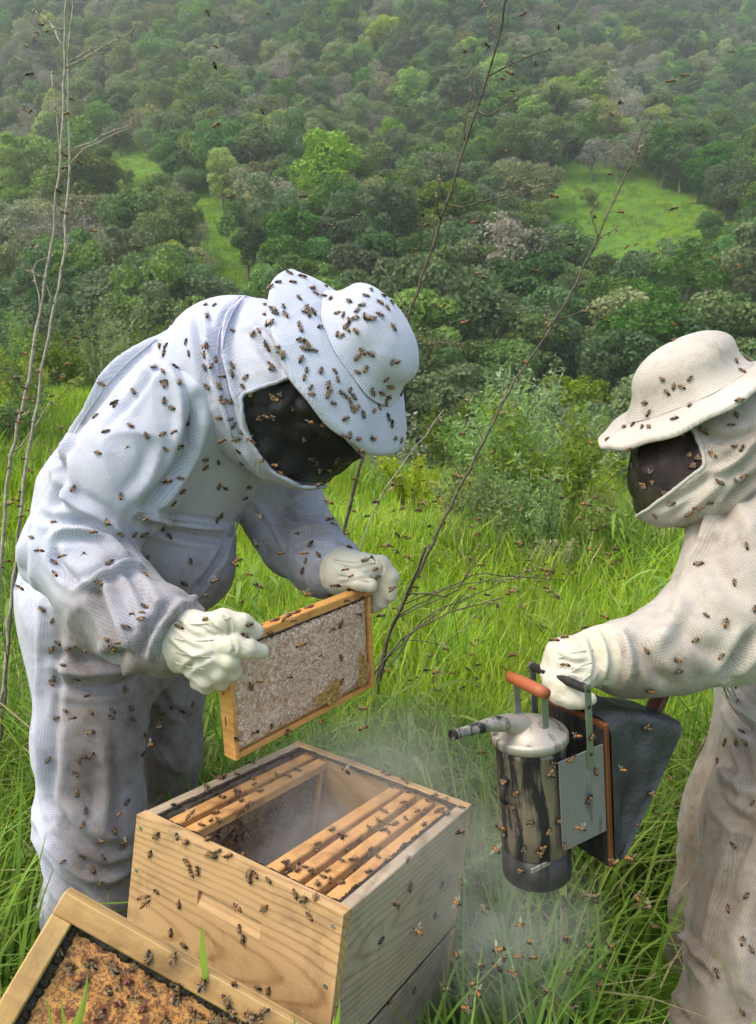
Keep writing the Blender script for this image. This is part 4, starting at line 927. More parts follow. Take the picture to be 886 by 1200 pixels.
g3 = pchain([(716, 770, 1.364, 37), (708, 770, 1.36, 35), (692, 771, 1.35, 27), (671, 775, 1.335, 28)], .02) + [pc((660, 770, 1.33, 20), (676, 793, 1.32, 20), .02)] + \
     pchain([(655, 764, 1.34, 15), (645, 786, 1.335, 12), (648, 806, 1.32, 11), (662, 814, 1.305, 9)], .006) + pchain([(662, 774, 1.32, 15), (650, 798, 1.31, 12), (656, 815, 1.295, 11), (671, 816, 1.29, 9)], .006) + \
     pchain([(672, 782, 1.31, 14), (661, 805, 1.295, 12), (668, 820, 1.285, 10.5), (681, 818, 1.285, 9)], .006) + pchain([(684, 788, 1.305, 13), (676, 808, 1.29, 11), (681, 821, 1.28, 9.5), (691, 819, 1.28, 8)], .006) + \
     pchain([(690, 778, 1.37, 14), (674, 800, 1.375, 12), (660, 812, 1.36, 9.5)], .010)
_g, Vg3, Qg3 = glove(r2, g3, [([(700, 740), (712, 770), (704, 800)], 6, 6), ([(690, 745), (700, 772), (694, 800)], 5, -4), ([(650, 765), (668, 778), (690, 776)], 4, -3), ([(655, 790), (668, 790), (684, 796)], 4, 3)], 'cream leather glove gripping the smoker bracket', seed=7)
STITCH = simple('glove_stitching', (.50, .46, .36), .8, .2, 0, .2, 80)
for rt, Vg, Qg, pls in ((r1, Vg1, Qg1, ([(200, 722), (222, 734), (246, 730), (270, 724)], [(204, 748), (226, 752), (250, 750)], [(206, 764), (226, 768), (246, 770)], [(206, 776), (222, 782), (240, 784)])), (r1, Vg2, Qg2, ([(392, 656), (412, 660), (440, 660)], [(396, 672), (414, 676), (432, 682)])),
                         (r2, Vg3, Qg3, ([(712, 744), (718, 770), (712, 796)], [(694, 762), (672, 764), (654, 772)], [(694, 776), (676, 782), (662, 794)], [(692, 790), (682, 798), (674, 806)]))):
    for pl in pls:
        L = surf_line(Vg, Qg, pl, .0008)
        if len(L) > 3: trim('stitched_seam', L, .0014, rt, STITCH)
bpy.context.view_layer.update()
# ------------------------------------------------------------------ hive, frames, lid, smoker
def bx(sx, sy, sz, c=(0, 0, 0), bev=.0015, seg=(1, 1, 1)):
    bm = bmesh.new(); bmesh.ops.create_cube(bm, size=1); bm.transform(Matrix.Translation(c) @ Matrix.Diagonal((sx, sy, sz, 1)))
    if bev: bmesh.ops.bevel(bm, geom=bm.edges[:], offset=bev, segments=1, affect='EDGES')
    v = np.array([x.co for x in bm.verts]); f = [tuple(q.index for q in p.verts) for p in bm.faces]; bm.free(); return v, f
def xf(M, v): M = np.array(M); return np.asarray(v) @ M[:3, :3].T + M[:3, 3]
def part(name, vf, m, par, smooth=False, label=None):
    me = mesh(name, vf[0], vf[1], m, smooth); o = link(name, me, par)
    if label: o['label'] = label
    return o
def woodmat(name, a, b_, dirt=(.12, .08, .05), grain=(1, 14, 14), amt=.25, knots=True, axis=None, rough=.6, ring=None):
    m, n, l, b = mat(name); oc = n.new('ShaderNodeTexCoord').outputs['Object']
    mp = n.new('ShaderNodeMapping'); mp.inputs['Scale'].default_value = grain; l.new(oc, mp.inputs[0])
    w = n.new('ShaderNodeTexWave'); w.wave_type = 'BANDS'; w.bands_direction = 'Z'; w.inputs['Scale'].default_value = .62; w.inputs['Distortion'].default_value = 4.2; w.inputs['Detail'].default_value = 2; w.inputs['Detail Scale'].default_value = .55
    if ring:
        w.wave_type = 'RINGS'; w.rings_direction = ring[0]; mr = n.new('ShaderNodeMapping'); mr.vector_type = 'POINT'; mr.inputs['Location'].default_value = ring[1]; mr.inputs['Rotation'].default_value = ring[2]; l.new(oc, mr.inputs[0])
        l.new(mr.outputs[0], w.inputs[0]); w.inputs['Scale'].default_value = 29; w.inputs['Distortion'].default_value = 3.0; w.inputs['Detail'].default_value = 2.5; w.inputs['Detail Scale'].default_value = .35
    else: l.new(mp.outputs[0], w.inputs[0])
    n1 = noise(n, l, 1.1, 4, .6, mp.outputs[0], .5); n2 = noise(n, l, 9, 6, .7, oc, .4); n3 = noise(n, l, 14, 4, .65, mp.outputs[0])
    wr = ramp(n, [(.0, (1, 1, 1)), (.14, (.5, .5, .5)), (.38, (.1, .1, .1)), (1, (0, 0, 0))]); l.new(w.outputs[0], wr.inputs[0])
    f = mth(n, l, 'ADD', mth(n, l, 'MULTIPLY', mth(n, l, 'MULTIPLY', wr.outputs[0], mth(n, l, 'MULTIPLY_ADD', n2.outputs[0], 1.4, -.2)), .55), mth(n, l, 'ADD', mth(n, l, 'MULTIPLY', n1.outputs[0], .34), mth(n, l, 'MULTIPLY', n3.outputs[0], .42)))
    r = ramp(n, [(.25, a), (.55, tuple(.5 * (np.array(a) + b_))), (.85, b_)]); l.new(f, r.inputs[0])
    d = ramp(n, [(.51, (0, 0, 0)), (.68, (1, 1, 1))]); l.new(n2.outputs[0], d.inputs[0])
    c = mixc(n, l, mth(n, l, 'MULTIPLY', d.outputs[0], amt), r.outputs[0], dirt)
    l.new(c, b.inputs['Base Color']); b.inputs['Roughness'].default_value = rough; b.inputs['Specular IOR Level'].default_value = .3
    bump(n, l, mth(n, l, 'ADD', f, n3.outputs[0]), .35, .0012, b); return m
PINE_X = woodmat('pine_boards', (.55, .365, .175), (.28, .145, .055), grain=(1.6, 1.6, 30), amt=.5, ring=('X', (-.1, .030, -.07), (0, .10, .11)))
PINE_Y = woodmat('pine_boards_grey', (.46, .37, .265), (.21, .15, .095), (.16, .13, .10), grain=(1.6, 1.6, 30), amt=.6, ring=('Y', (-.37, -.1, -.16), (.09, 0, .10)))
PINE_W = woodmat('pine_boards_weathered', (.33, .27, .20), (.15, .11, .075), (.09, .075, .06), grain=(1.6, 1.6, 30), amt=.7, ring=('Y', (-.37, -.1, -.12), (.09, 0, .10)))
BAR = woodmat('frame_wood', (.66, .38, .15), (.50, .25, .08), (.16, .05, .025), grain=(14, 1.2, 14), amt=.75)
FRW = woodmat('held_frame_wood', (.68, .36, .11), (.52, .24, .06), (.13, .04, .02), grain=(3, 3, 30), amt=.5)
LIDW = woodmat('lid_wood', (.62, .41, .17), (.27, .13, .04), grain=(2, 26, 26), amt=.45)
PROP = simple('propolis', (.028, .020, .015), .55, .4, 0, .5, 60, .8, .004)
def stainmat():
    m, n, l, b = mat('stained_lid_board'); oc = n.new('ShaderNodeTexCoord').outputs['Object']
    mp = n.new('ShaderNodeMapping'); mp.inputs['Scale'].default_value = (3, 26, 10); l.new(oc, mp.inputs[0])
    g = noise(n, l, 2, 6, .7, mp.outputs[0]); r = ramp(n, [(.3, (.50, .20, .045)), (.7, (.70, .36, .11))]); l.new(g.outputs[0], r.inputs[0])
    a_ = noise(n, l, 30, 8, .75, oc, .5); d = ramp(n, [(.50, (0, 0, 0)), (.575, (1, 1, 1))]); l.new(a_.outputs[0], d.inputs[0])
    c = mixc(n, l, mth(n, l, 'MULTIPLY', d.outputs[0], .9), r.outputs[0], (.13, .035, .014))
    a2 = noise(n, l, 230, 4, .7, oc); d2 = ramp(n, [(.50, (0, 0, 0)), (.55, (1, 1, 1))]); l.new(a2.outputs[0], d2.inputs[0])
    c = mixc(n, l, mth(n, l, 'MULTIPLY', d2.outputs[0], .75), c, (.07, .03, .02))
    l.new(c, b.inputs['Base Color']); b.inputs['Roughness'].default_value = .5; bump(n, l, a_.outputs[0], .6, .004, b); return m
STAIN = stainmat()
def combmat(name, c1, c2, c3, cell=.0052):
    m, n, l, b = mat(name); oc = n.new('ShaderNodeTexCoord').outputs['Object']
    mp = n.new('ShaderNodeMapping'); mp.inputs['Scale'].default_value = (1 / cell, 1 / cell, 1 / cell); l.new(oc, mp.inputs[0])
    v = n.new('ShaderNodeTexVoronoi'); v.voronoi_dimensions = '3D'; v.inputs['Scale'].default_value = 1; v.inputs['Randomness'].default_value = .75; l.new(mp.outputs[0], v.inputs['Vector'])
    cr = ramp(n, [(.15, c1), (.5, c2), (.9, c3)]); l.new(v.outputs['Color'], cr.inputs[0])
    n1 = noise(n, l, 12, 5, .6, oc); cm = mixc(n, l, mth(n, l, 'MULTIPLY', n1.outputs[0], .45), cr.outputs[0], tuple(np.array(c1) * .8))
    e_ = ramp(n, [(.30, (1, 1, 1)), (.62, (.55, .5, .45))]); l.new(v.outputs['Distance'], e_.inputs[0]); c = mixc(n, l, .55, cm, e_.outputs[0], 'MULTIPLY')
    l.new(c, b.inputs['Base Color']); b.inputs['Roughness'].default_value = .6; b.inputs['Specular IOR Level'].default_value = .3
    bump(n, l, mth(n, l, 'ADD', mth(n, l, 'SUBTRACT', 1, v.outputs['Distance']), n1.outputs[0]), .8, .002, b); return m
COMB = combmat('capped_comb', (.48, .30, .20), (.72, .53, .39), (.95, .85, .71)); COMBO = combmat('open_comb', (.34, .20, .05), (.48, .32, .10), (.60, .44, .18)); COMBD = combmat('brood_comb', (.11, .065, .03), (.20, .12, .06), (.34, .22, .11))
NAIL = simple('nail_steel', (.55, .55, .52), .35, .5, .9, .1); 
# ---- hive axes (fitted to the photograph's corners)
HR = np.array([[.85588029, .50330131, .11898202], [.14629576, -.01494775, -.98912796], [-.49605088, .86398169, -.08642433]])
HT = np.array([-.40833313, .51153302, 1.30030056])
flip = np.diag([1, -1, -1.])
C3 = np.array(CM.to_3x3())
HM = np.eye(4); HM[:3, :3] = C3 @ flip @ HR; HM[:3, 3] = C3 @ (flip @ HT) + np.array(CAMP); HM = Matrix(HM)
HW, HL, HH, TH = .42, .46, .245, .021
def hv(p): return HM @ Vector(p)
def hthing(name, label, cat, p, group=None):
    o = empty(name, label, cat, (0, 0, 0), group); o.matrix_world = HM @ Matrix.Translation(p); return o
def recess_wall(w, h, rx, rz, rw, rh, dep):
    """board in the x/z plane, outer face at y=0, with a scooped handhold"""
    xs = np.unique(np.concatenate([np.linspace(0, w, 15), np.linspace(rx - rw / 2, rx + rw / 2, 13), [rx - rw / 2 - .002, rx + rw / 2 + .002]])); zs = np.unique(np.concatenate([np.linspace(0, h, 9), np.linspace(rz - rh / 2, rz + rh / 2, 9), [rz + rh / 2 + .002]]))
    X_, Z_ = np.meshgrid(xs, zs); ins = (np.abs(X_ - rx) <= rw / 2 + 1e-6) & (np.abs(Z_ - rz) <= rh / 2 + 1e-6); t = (Z_ - (rz - rh / 2)) / rh
    Y_ = np.where(ins, dep * t, 0); nx_, nz_ = len(xs), len(zs); V = np.stack([X_, Y_, Z_], -1).reshape(-1, 3); Fq = []
    for j in range(nz_ - 1):
        for i in range(nx_ - 1): a_ = j * nx_ + i; Fq.append((a_, a_ + 1, a_ + nx_ + 1, a_ + nx_))
    o = len(V); B = np.array([[0, 0, 0], [w, 0, 0], [w, 0, h], [0, 0, h], [0, TH, 0], [w, TH, 0], [w, TH, h], [0, TH, h]]); V = np.concatenate([V, B])
    Fq += [(o + 4, o + 7, o + 6, o + 5), (o, o + 4, o + 5, o + 1), (o + 3, o + 2, o + 6, o + 7), (o, o + 3, o + 7, o + 4), (o + 1, o + 5, o + 6, o + 2)]
    return V, Fq
def hive_box(z0, label, handhold, h=HH):
    r = hthing('hive_box', label, 'beehive', (0, 0, z0), 'stacked hive boxes')
    f = part('front_board', recess_wall(HW, h, .215, h - .088, .125, .026, .009), PINE_X, r)
    b_ = part('back_board', bx(HW, TH, h, (HW / 2, HL - TH / 2, h / 2)), PINE_X, r)
    s1 = part('side_board', bx(TH, HL - 2 * TH - .001, h - .001, (TH / 2, HL / 2, h / 2 - .0005)), PINE_Y, r)
    s2 = part('side_board', bx(TH, HL - 2 * TH - .001, h - .001, (HW - TH / 2, HL / 2, h / 2 - .0005)), PINE_Y, r)
    # propolis crust round the inner rim, lumpy
    for nm, x0, y0, x1, y1 in (('w', .023, .023, .023, HL - .023), ('e', HW - .023, .023, HW - .023, HL - .023), ('s', .023, .023, HW - .023, .023), ('n', .023, HL - .023, HW - .023, HL - .023)):
        P = np.linspace((x0, y0, h - .006), (x1, y1, h - .006), 130); P += rng.normal(0, .0012, P.shape); tv_, tf_ = tube(P, .0050 + .0035 * np.abs(vnoise(P * 130)), 6); tv_[:, 2] = h - .0045 + (tv_[:, 2] - h + .006) * .4; part('propolis_crust', (tv_, tf_), PROP, r, True)
    for x, z in ((.012, .225), (.012, .15), (.012, .04), (.405, .222), (.405, .13), (.405, .03)):
        part('nail', tube([(x, .002, z * h / HH), (x, -.0016, z * h / HH)], [.0042, .0036], 10), NAIL, f)
    for y in (.012, HL - .014):
        for z in (.21, .1): part('nail', tube([(HW - .002, y, z * h / HH), (HW + .0016, y, z * h / HH)], [.0038, .0034], 10), NAIL, s2)
    return r
hive_box(-HH, 'open upper pine hive box with frames inside and a scooped handhold', True)
lowb = hive_box(-2 * HH - .009, 'lower weathered pine hive box under the open box', True)
part('joint_crust', bx(HW - .005, HL - .005, .0088, (HW / 2, HL / 2, HH + .0044), .001), PROP, lowb)
for c_ in lowb.children:
    if c_.name.startswith('side_board'): c_.data.materials[0] = PINE_W
bo = hthing('hive_floor', 'wooden bottom board carrying the two stacked hive boxes', 'hive floor', (0, 0, -2 * HH - .05))
part('floor_board', bx(HW, HL + .05, .02, (HW / 2, HL / 2 - .02, .034)), PINE_Y, bo)
for x in (.03, HW - .03): part('runner', bx(.04, HL, .1, (x, HL / 2, -.027)), PINE_Y, bo)
# ---- frames left in the hive
def comb_vf(L, Hc, T, seed, amp=.004, nx_=60, nz_=30):
    """a slab of comb, bulging and uneven on both faces"""
    xs = np.linspace(-L / 2, L / 2, nx_); zs = np.linspace(-Hc, 0, nz_); X_, Z_ = np.meshgrid(xs, zs); Fq = []; V = []
    for s in (-1, 1):
        e_ = np.minimum(1, np.minimum(L / 2 - np.abs(X_), np.minimum(-Z_, Hc + Z_) + .001) / .02); P = np.stack([X_.ravel(), 0 * X_.ravel() + s, Z_.ravel()], 1)
        y_ = s * (T / 2 * (.45 + .55 * np.sqrt(e_)) + amp * (vnoise(P * 28 + seed) * .6 + vnoise(P * 90 + seed) * .3).reshape(X_.shape) * e_); V.append(np.stack([X_, y_, Z_], -1).reshape(-1, 3))
    o = nx_ * nz_
    for j in range(nz_ - 1):
        for i in range(nx_ - 1): a_ = j * nx_ + i; Fq += [(a_, a_ + 1, a_ + nx_ + 1, a_ + nx_), (o + a_, o + a_ + nx_, o + a_ + nx_ + 1, o + a_ + 1)]
    rim = [j for j in range(nx_)] + [j * nx_ + nx_ - 1 for j in range(1, nz_)] + [(nz_ - 1) * nx_ + i for i in range(nx_ - 2, -1, -1)] + [j * nx_ for j in range(nz_ - 2, 0, -1)]
    for a_, b_ in zip(rim, rim[1:] + rim[:1]): Fq.append((b_, a_, o + a_, o + b_))
    return np.concatenate(V), Fq
FL = HL - 2 * TH
cb = [mesh('comb', *comb_vf(FL - .05, .19, .026, 5 + i), COMBD, True) for i in range(2)]
tb = mesh('top_bar', *bx(.025, FL + .016, .019, (0, 0, -.0095), .002), BAR, False); sb = mesh('side_bar', *bx(.030, .010, .195, (0, 0, -.117), .0015), BAR, False); bb = mesh('bottom_bar', *bx(.018, FL - .035, .010, (0, 0, -.215), .0015), BAR, False)
FRX = [(.046, 'outermost of the two frames at the bent beekeeper\'s side of the open hive'), (.084, 'inner of the two left frames, beside the empty gap in the hive'), (.262, 'frame next to the empty gap, first of the four right frames'),
       (.298, 'second frame from the gap among the four right frames in the hive'), (.336, 'third frame from the gap among the four right frames in the hive'), (.374, 'outermost of the four right frames, against the grey side board')]
for i, (x, lb) in enumerate(FRX):
    r = hthing('framed_comb', lb, 'hive frame', (x, HL / 2, -.012), 'frames hanging in the open hive'); r.matrix_world = r.matrix_world @ Matrix.Rotation(R(float(rng.normal(0, .5))), 4, 'Z')
    link('top_bar', tb, r)
    for s in (-1, 1): link('side_bar', sb, r, Matrix.Translation((0, s * (FL / 2 - .018), 0)))
    link('bottom_bar', bb, r); link('comb', cb[i % 2], r, Matrix.Translation((0, 0, -.020)) @ Matrix.Rotation(R(90), 4, 'Z'))
# ---- the lid, inner side up, leaning in front
def lid():
    o = np.array(at(80, 1041, 1.045)); a_ = unit(np.array(at(0, 1176, 1.005)) - o); b_ = unit(np.array(at(330, 1200, 1.035)) - o); n_ = unit(np.cross(a_, b_)); b_ = np.cross(n_, a_)
    if n_ @ (np.array(CAMP) - o) < 0: n_ = -n_
    M = np.eye(4); M[:3, 0] = b_; M[:3, 1] = -a_; M[:3, 2] = np.cross(b_, -a_); M[:3, 3] = o
    r = empty('hive_cover', 'wooden hive lid lying inner side up with dark propolis line and stained board', 'hive lid'); r.matrix_world = Matrix(M); r['label'] = 'upturned wooden hive lid with stained orange inside in front of the hive'
    A, B, W_, T_ = .52, .45, .030, .03     # x along b, y = -a
    part('lid_board', bx(A - .002, B - .002, .012, (A / 2, -B / 2, -.008), .001, ), STAIN, r)
    part('lid_rim', bx(A, W_, T_, (A / 2, -W_ / 2, T_ / 2 - .012), .002), LIDW, r); part('lid_rim', bx(A, W_, T_, (A / 2, -B + W_ / 2, T_ / 2 - .012), .002), LIDW, r)
    part('lid_rim', bx(W_, B - 2 * W_ - .001, T_ - .001, (W_ / 2, -B / 2, T_ / 2 - .0125), .002), LIDY, r); part('lid_rim', bx(W_, B - 2 * W_ - .001, T_ - .001, (A - W_ / 2, -B / 2, T_ / 2 - .0125), .002), LIDY, r)
    c = W_ + .004
    for p, q in (((c, -c), (A - c, -c)), ((c, -c), (c, -B + c)), ((A - c, -c), (A - c, -B + c)), ((c, -B + c), (A - c, -B + c))):
        n = 220; P = np.zeros((n, 3)); P[:, :2] = np.linspace(p, q, n); P += rng.normal(0, .0012, P.shape); wv = .0080 + .0022 * vnoise(P * 45) + .0028 * vnoise(P * 190)
        v, f = tube(P, wv, 7); v[:, 2] = v[:, 2] * .22 + .0004; part('propolis_line', (v, f), PROP, r, True)
    # lumps of propolis and wax scraped together on the stained board
    for k in range(46):
        cx, cy = (float(rng.normal(.17, .06)), float(rng.normal(-.12, .05))) if k < 30 else (float(rng.uniform(.05, .42)), float(rng.uniform(-.32, -.05)))
        if not (.045 < cx < A - .05 and -B + .05 < cy < -.045): continue
        m_ = int(rng.integers(3, 6)); P = np.array([cx, cy, .0005]) + np.cumsum(rng.normal(0, .0035, (m_, 3)) * np.array([1, 1, .25]), 0); P[:, 2] = .0005 + np.abs(P[:, 2] - .0005); part('propolis_lump', tube(P, rng.uniform(.0012, .0042, m_), 6), PROP if k % 3 else simple_red, r, True)
    return r
simple_red = simple('red_propolis', (.13, .035, .02), .4, .5, 0, .4, 60)
LIDY = woodmat('lid_wood_side', (.62, .41, .17), (.27, .13, .04), grain=(26, 2, 26), amt=.45); 
LIDX = LIDW
LID = lid()
# ---- the honey frame being held
def honey_frame():
    FLn, FH_ = .44, .205
    tl = np.array(at(258, 752, 1.36)); tr = np.array(at(428, 687, 1.655)); bl = np.array(at(256, 892, 1.385)); u = unit(tr - tl); dn = bl - tl; dn = unit(dn - u * (dn @ u)); nn_ = np.cross(u, dn); L_ = np.linalg.norm(tr - tl); Hf = np.linalg.norm(bl - tl)
    if nn_ @ (np.array(CAMP) - tl) < 0: nn_ = -nn_
    y_ = -nn_; z_ = -dn; x_ = np.cross(y_, z_); M = np.eye(4); M[:3, 0] = x_; M[:3, 1] = y_; M[:3, 2] = z_; M[:3, 3] = (tl + tr) / 2
    if x_ @ u < 0: print('FRAME FLIP')
    print('held frame', L_, Hf)
    r = empty('framed_honeycomb', 'wooden frame of capped honeycomb held up over the hive by two gloves', 'honey frame'); r.matrix_world = Matrix(M)
    part('top_bar', bx(L_ + .03, .026, .019, (0, 0, -.0095), .002), FRW, r)
    for s in (-1, 1):
        o = part('side_bar', bx(.010, .034, Hf - .012, (s * (L_ / 2 - .006), 0, -.012 - Hf / 2), .0015), FRW, r)
        for zz in (.05, .10, .155): part('wire_slot', bx(.0022, .0035, .020 if zz != .10 else .006, (s * (L_ / 2 - .006) + s * .0045, .004, -zz), .0006), PROP, o)
    part('bottom_bar', bx(L_ - .023, .020, .011, (0, 0, -Hf - .004), .0015), FRW, r)
    v, f = comb_vf(L_ - .025, Hf - .028, .030, 77, .0022, 120, 64); v[:, 2] -= .020; part('honeycomb', (v, f), COMB, r, True)
    # patch of open golden cells in the lower middle and right corner
    for cx, cz, w_, h_ in ((.055, -Hf + .030, .075, .045), (L_ / 2 - .035, -Hf + .045, .035, .07)):
        t_ = np.linspace(0, 2 * np.pi, 28, endpoint=False); rr = 1 + .25 * np.sin(3 * t_ + cx * 90) + .12 * np.sin(7 * t_)
        V = [(cx, -.0165, cz)] + [(cx + math.cos(q) * w_ / 2 * k, -.0175, cz + math.sin(q) * h_ / 2 * k) for q, k in zip(t_, rr)]; V2 = [(a, b_ + .004, c_) for a, b_, c_ in V[1:]]
        part('open_cells', (np.array(V + V2), [(0, i + 1, (i + 1) % 28 + 1) for i in range(28)] + [(i + 1, i + 29, (i + 1) % 28 + 29, (i + 1) % 28 + 1) for i in range(28)]), COMBO, r)
    P = np.linspace((-L_ / 2 + .02, -.012, -.0195), (L_ / 2 - .02, -.012, -.0195), 70); P += rng.normal(0, .0012, P.shape); part('propolis_crust', tube(P, .002 + .0015 * np.abs(vnoise(P * 60)), 5), PROP, r, True)
    for k in range(7):
        x = float(rng.uniform(-.18, .18)); P = np.array([(x, -.008 + .012 * rng.random(), .001), (x + .012, -.002, .0015), (x + .026, .003, .0005)]); part('propolis_smear', tube(P, [.002, .004, .0012], 6), simple_red, r, True)
    return r
HF = honey_frame()
# ---- smoker
def steel(name, col, rough, soot, metal=.92):
    m, n, l, b = mat(name); oc = n.new('ShaderNodeTexCoord').outputs['Object']
    mp = n.new('ShaderNodeMapping'); mp.inputs['Scale'].default_value = (38, 38, 4.5); l.new(oc, mp.inputs[0])
    n1 = noise(n, l, 1.0, 6, .65, mp.outputs[0], .6); n2 = noise(n, l, 14, 5, .6, oc)
    d = ramp(n, [(soot, (0, 0, 0)), (soot + .10, (1, 1, 1))]); l.new(mth(n, l, 'ADD', mth(n, l, 'MULTIPLY', n1.outputs[0], .7), mth(n, l, 'MULTIPLY', n2.outputs[0], .3)), d.inputs[0])
    c = mixc(n, l, d.outputs[0], mixc(n, l, n2.outputs[0], tuple(np.array(col) * .75), col), (.012, .011, .010))
    l.new(c, b.inputs['Base Color']); l.new(mth(n, l, 'MULTIPLY_ADD', d.outputs[0], -.9 * metal, metal), b.inputs['Metallic']); l.new(mth(n, l, 'MULTIPLY_ADD', d.outputs[0], .25, rough), b.inputs['Roughness'])
    bump(n, l, n2.outputs[0], .25, .003, b); return m
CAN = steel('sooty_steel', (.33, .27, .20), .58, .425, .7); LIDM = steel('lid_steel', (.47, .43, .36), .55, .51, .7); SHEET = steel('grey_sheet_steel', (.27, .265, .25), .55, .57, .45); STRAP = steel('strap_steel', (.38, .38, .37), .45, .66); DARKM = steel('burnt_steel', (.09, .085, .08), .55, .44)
REDW = woodmat('red_wood', (.17, .058, .024), (.10, .034, .015), (.06, .02, .01), grain=(20, 20, 3), amt=.4, rough=.45); HANDW = woodmat('orange_handle_wood', (.37, .115, .045), (.26, .07, .028), (.08, .03, .02), grain=(6, 2, 6), amt=.3, rough=.4)
BLK = simple('black_leather', (.034, .036, .040), .45, .45, 0, .3, 13, .75, .016)
def smoker():
    Z = unit(np.array(cdir(0, 1, 0)) * 0 + np.array([-.085, -.03, 1.])); Xs = unit(np.array([.87, .50, 0])); Xs = unit(Xs - Z * (Xs @ Z)); Yn = np.cross(Z, Xs)   # Yn points away; -Yn = near side
    o = np.array(at(621, 868, 1.28)); M = np.eye(4); M[:3, 0] = Xs; M[:3, 1] = Yn; M[:3, 2] = Z; M[:3, 3] = o
    r = empty('bee_smoker', 'sooty steel bee smoker with spout, wooden handle and black bellows', 'bee smoker'); r.matrix_world = Matrix(M); r['label'] = 'sooty steel bee smoker with black bellows held by the right beekeeper'
    Rc, Hc = .0575, .188
    K = 56; th = np.linspace(0, 2 * np.pi, K, endpoint=False)
    def lathe(prof, x0=0.0, close=(False, True)):
        V = []; Fq = []
        for rad, z in prof: V += [(rad * math.cos(t) + x0, rad * math.sin(t), z) for t in th]
        for i in range(len(prof) - 1): Fq += [(i * K + j, i * K + (j + 1) % K, (i + 1) * K + (j + 1) % K, (i + 1) * K + j) for j in range(K)]
        if close[0]: Fq.append(tuple(range(K - 1, -1, -1)))
        if close[1]: Fq.append(tuple(range((len(prof) - 1) * K, len(prof) * K)))
        return np.array(V), Fq
    can = part('can', lathe([(Rc * .96, -Hc), (Rc, -Hc + .002), (Rc, -Hc * .75), (Rc * 1.003, -Hc * .5), (Rc, -.012), (Rc * 1.03, -.008), (Rc * 1.03, -.004), (Rc, 0)], close=(True, True)), CAN, r, True)
    part('base_ring', lathe([(Rc * .99, -Hc - .052), (Rc * 1.02, -Hc - .050), (Rc * 1.02, -Hc - .012), (Rc * .97, -Hc - .010), (Rc * .97, -Hc - .001)], close=(True, True)), DARKM, r, True)
    part('ash_lip', bx(.050, .003, .009, (-.030, -Rc * .90, -Hc - .001), .001), LIDM, r)
    ld = part('lid', lathe([(Rc * 1.08, .002), (Rc * 1.11, .004), (Rc * 1.11, .015), (Rc * 1.07, .018), (Rc * .98, .019), (Rc * .80, .027), (Rc * .55, .035), (Rc * .28, .039), (Rc * .05, .040)], close=(True, True)), LIDM, r, True)
    # spout: a bent cone leaving the lid on the far side from the bellows
    P = np.array([(-.016, 0, .026), (-.046, -.004, .048), (-.09, -.010, .060), (-.135, -.018, .067), (-.166, -.022, .071)]); sp = part('spout', tube(P, [.023, .0150, .0108, .0082, .0074], 20, False), LIDM, ld, True)
    v, f = tube(np.array([P[-1] + (P[-2] - P[-1]) * .12, P[-1] + (P[-1] - P[-2]) * .10]), [.0078, .0078], 18, False); part('spout_tip', (v, f), DARKM, sp, True)
    # lid handle: two straps and a wooden rod
    for y in (-.034, .034):
        part('handle_strap', bx(.013, .0022, .070, (.006, y, .063), .0006), STRAP, r); part('strap_foot', bx(.013, .022, .002, (.006, y - math.copysign(.010, y), .0335 + .002), .0005), STRAP, r)
    part('wood_handle', tube([(.006, -.040, .094), (.006, -.02, .0945), (.006, .02, .0955), (.006, .052, .096)], [.0095, .0108, .0108, .0092], 16), HANDW, r, True)
    # grey sheet that ties the can to the bellows
    for y in (-.064, .064): part('side_sheet', bx(.100, .0018, .158, (.0525, y, -.092), .0005), SHEET, r)
    part('end_sheet', bx(.0018, .103, .15, (.022 + .028, 0, -.099), .0005), SHEET, r) if False else None
    part('floor_sheet', bx(.052, .126, .0018, (.078, 0, -.172), .0005), SHEET, r)
    bh = []
    for y in (-.0665, .0665):
        p_ = part('bracket_post', bx(.014, .0024, .145, (.070, y, .028), .0006), STRAP, r)
        for z in (.09, .062, -.02): part('rivet', tube([(.070, y - math.copysign(.0005, -y), z), (.070, y + math.copysign(.0028, y), z)], [.0036, .003], 10), DARKM, p_)
    part('bracket_bar', tube([(.070, -.067, .092), (.070, .067, .092)], .0075, 14), DARKM, r, True)
    # hinge lug and chain on the can
    lug = part('latch', tube([(-Rc - .001, -.010, -.045), (-Rc - .014, -.012, -.055), (-Rc - .016, -.012, -.075), (-Rc - .008, -.012, -.085)], [.004, .006, .005, .003], 8), DARKM, r, True)
    # bellows
    bx0, BW, BH = .108, .138, .262
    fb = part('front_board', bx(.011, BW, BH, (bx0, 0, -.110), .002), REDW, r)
    part('shade_plate', bx(.0015, BW - .006, BH - .010, (bx0 - .0064, 0, -.112), .0004), DARKM, fb)  # added dark sheet: stands for shadow behind the can and black leather at its foot
    an = R(39); zb = -.110 - BH / 2; T_ = Matrix.Translation((bx0 + .014, 0, zb)) @ Matrix.Rotation(an, 4, 'Y')
    v, f = bx(.009, BW - .012, BH - .012, (-.004, 0, BH / 2), .002); rb_ = part('rear_board', (xf(T_, v), f), REDW, r)
    v, f = bx(.014, .034, .10, (0.0, -.005, BH + .030), .004); part('board_lug', (xf(T_, v), f), REDW, rb_)
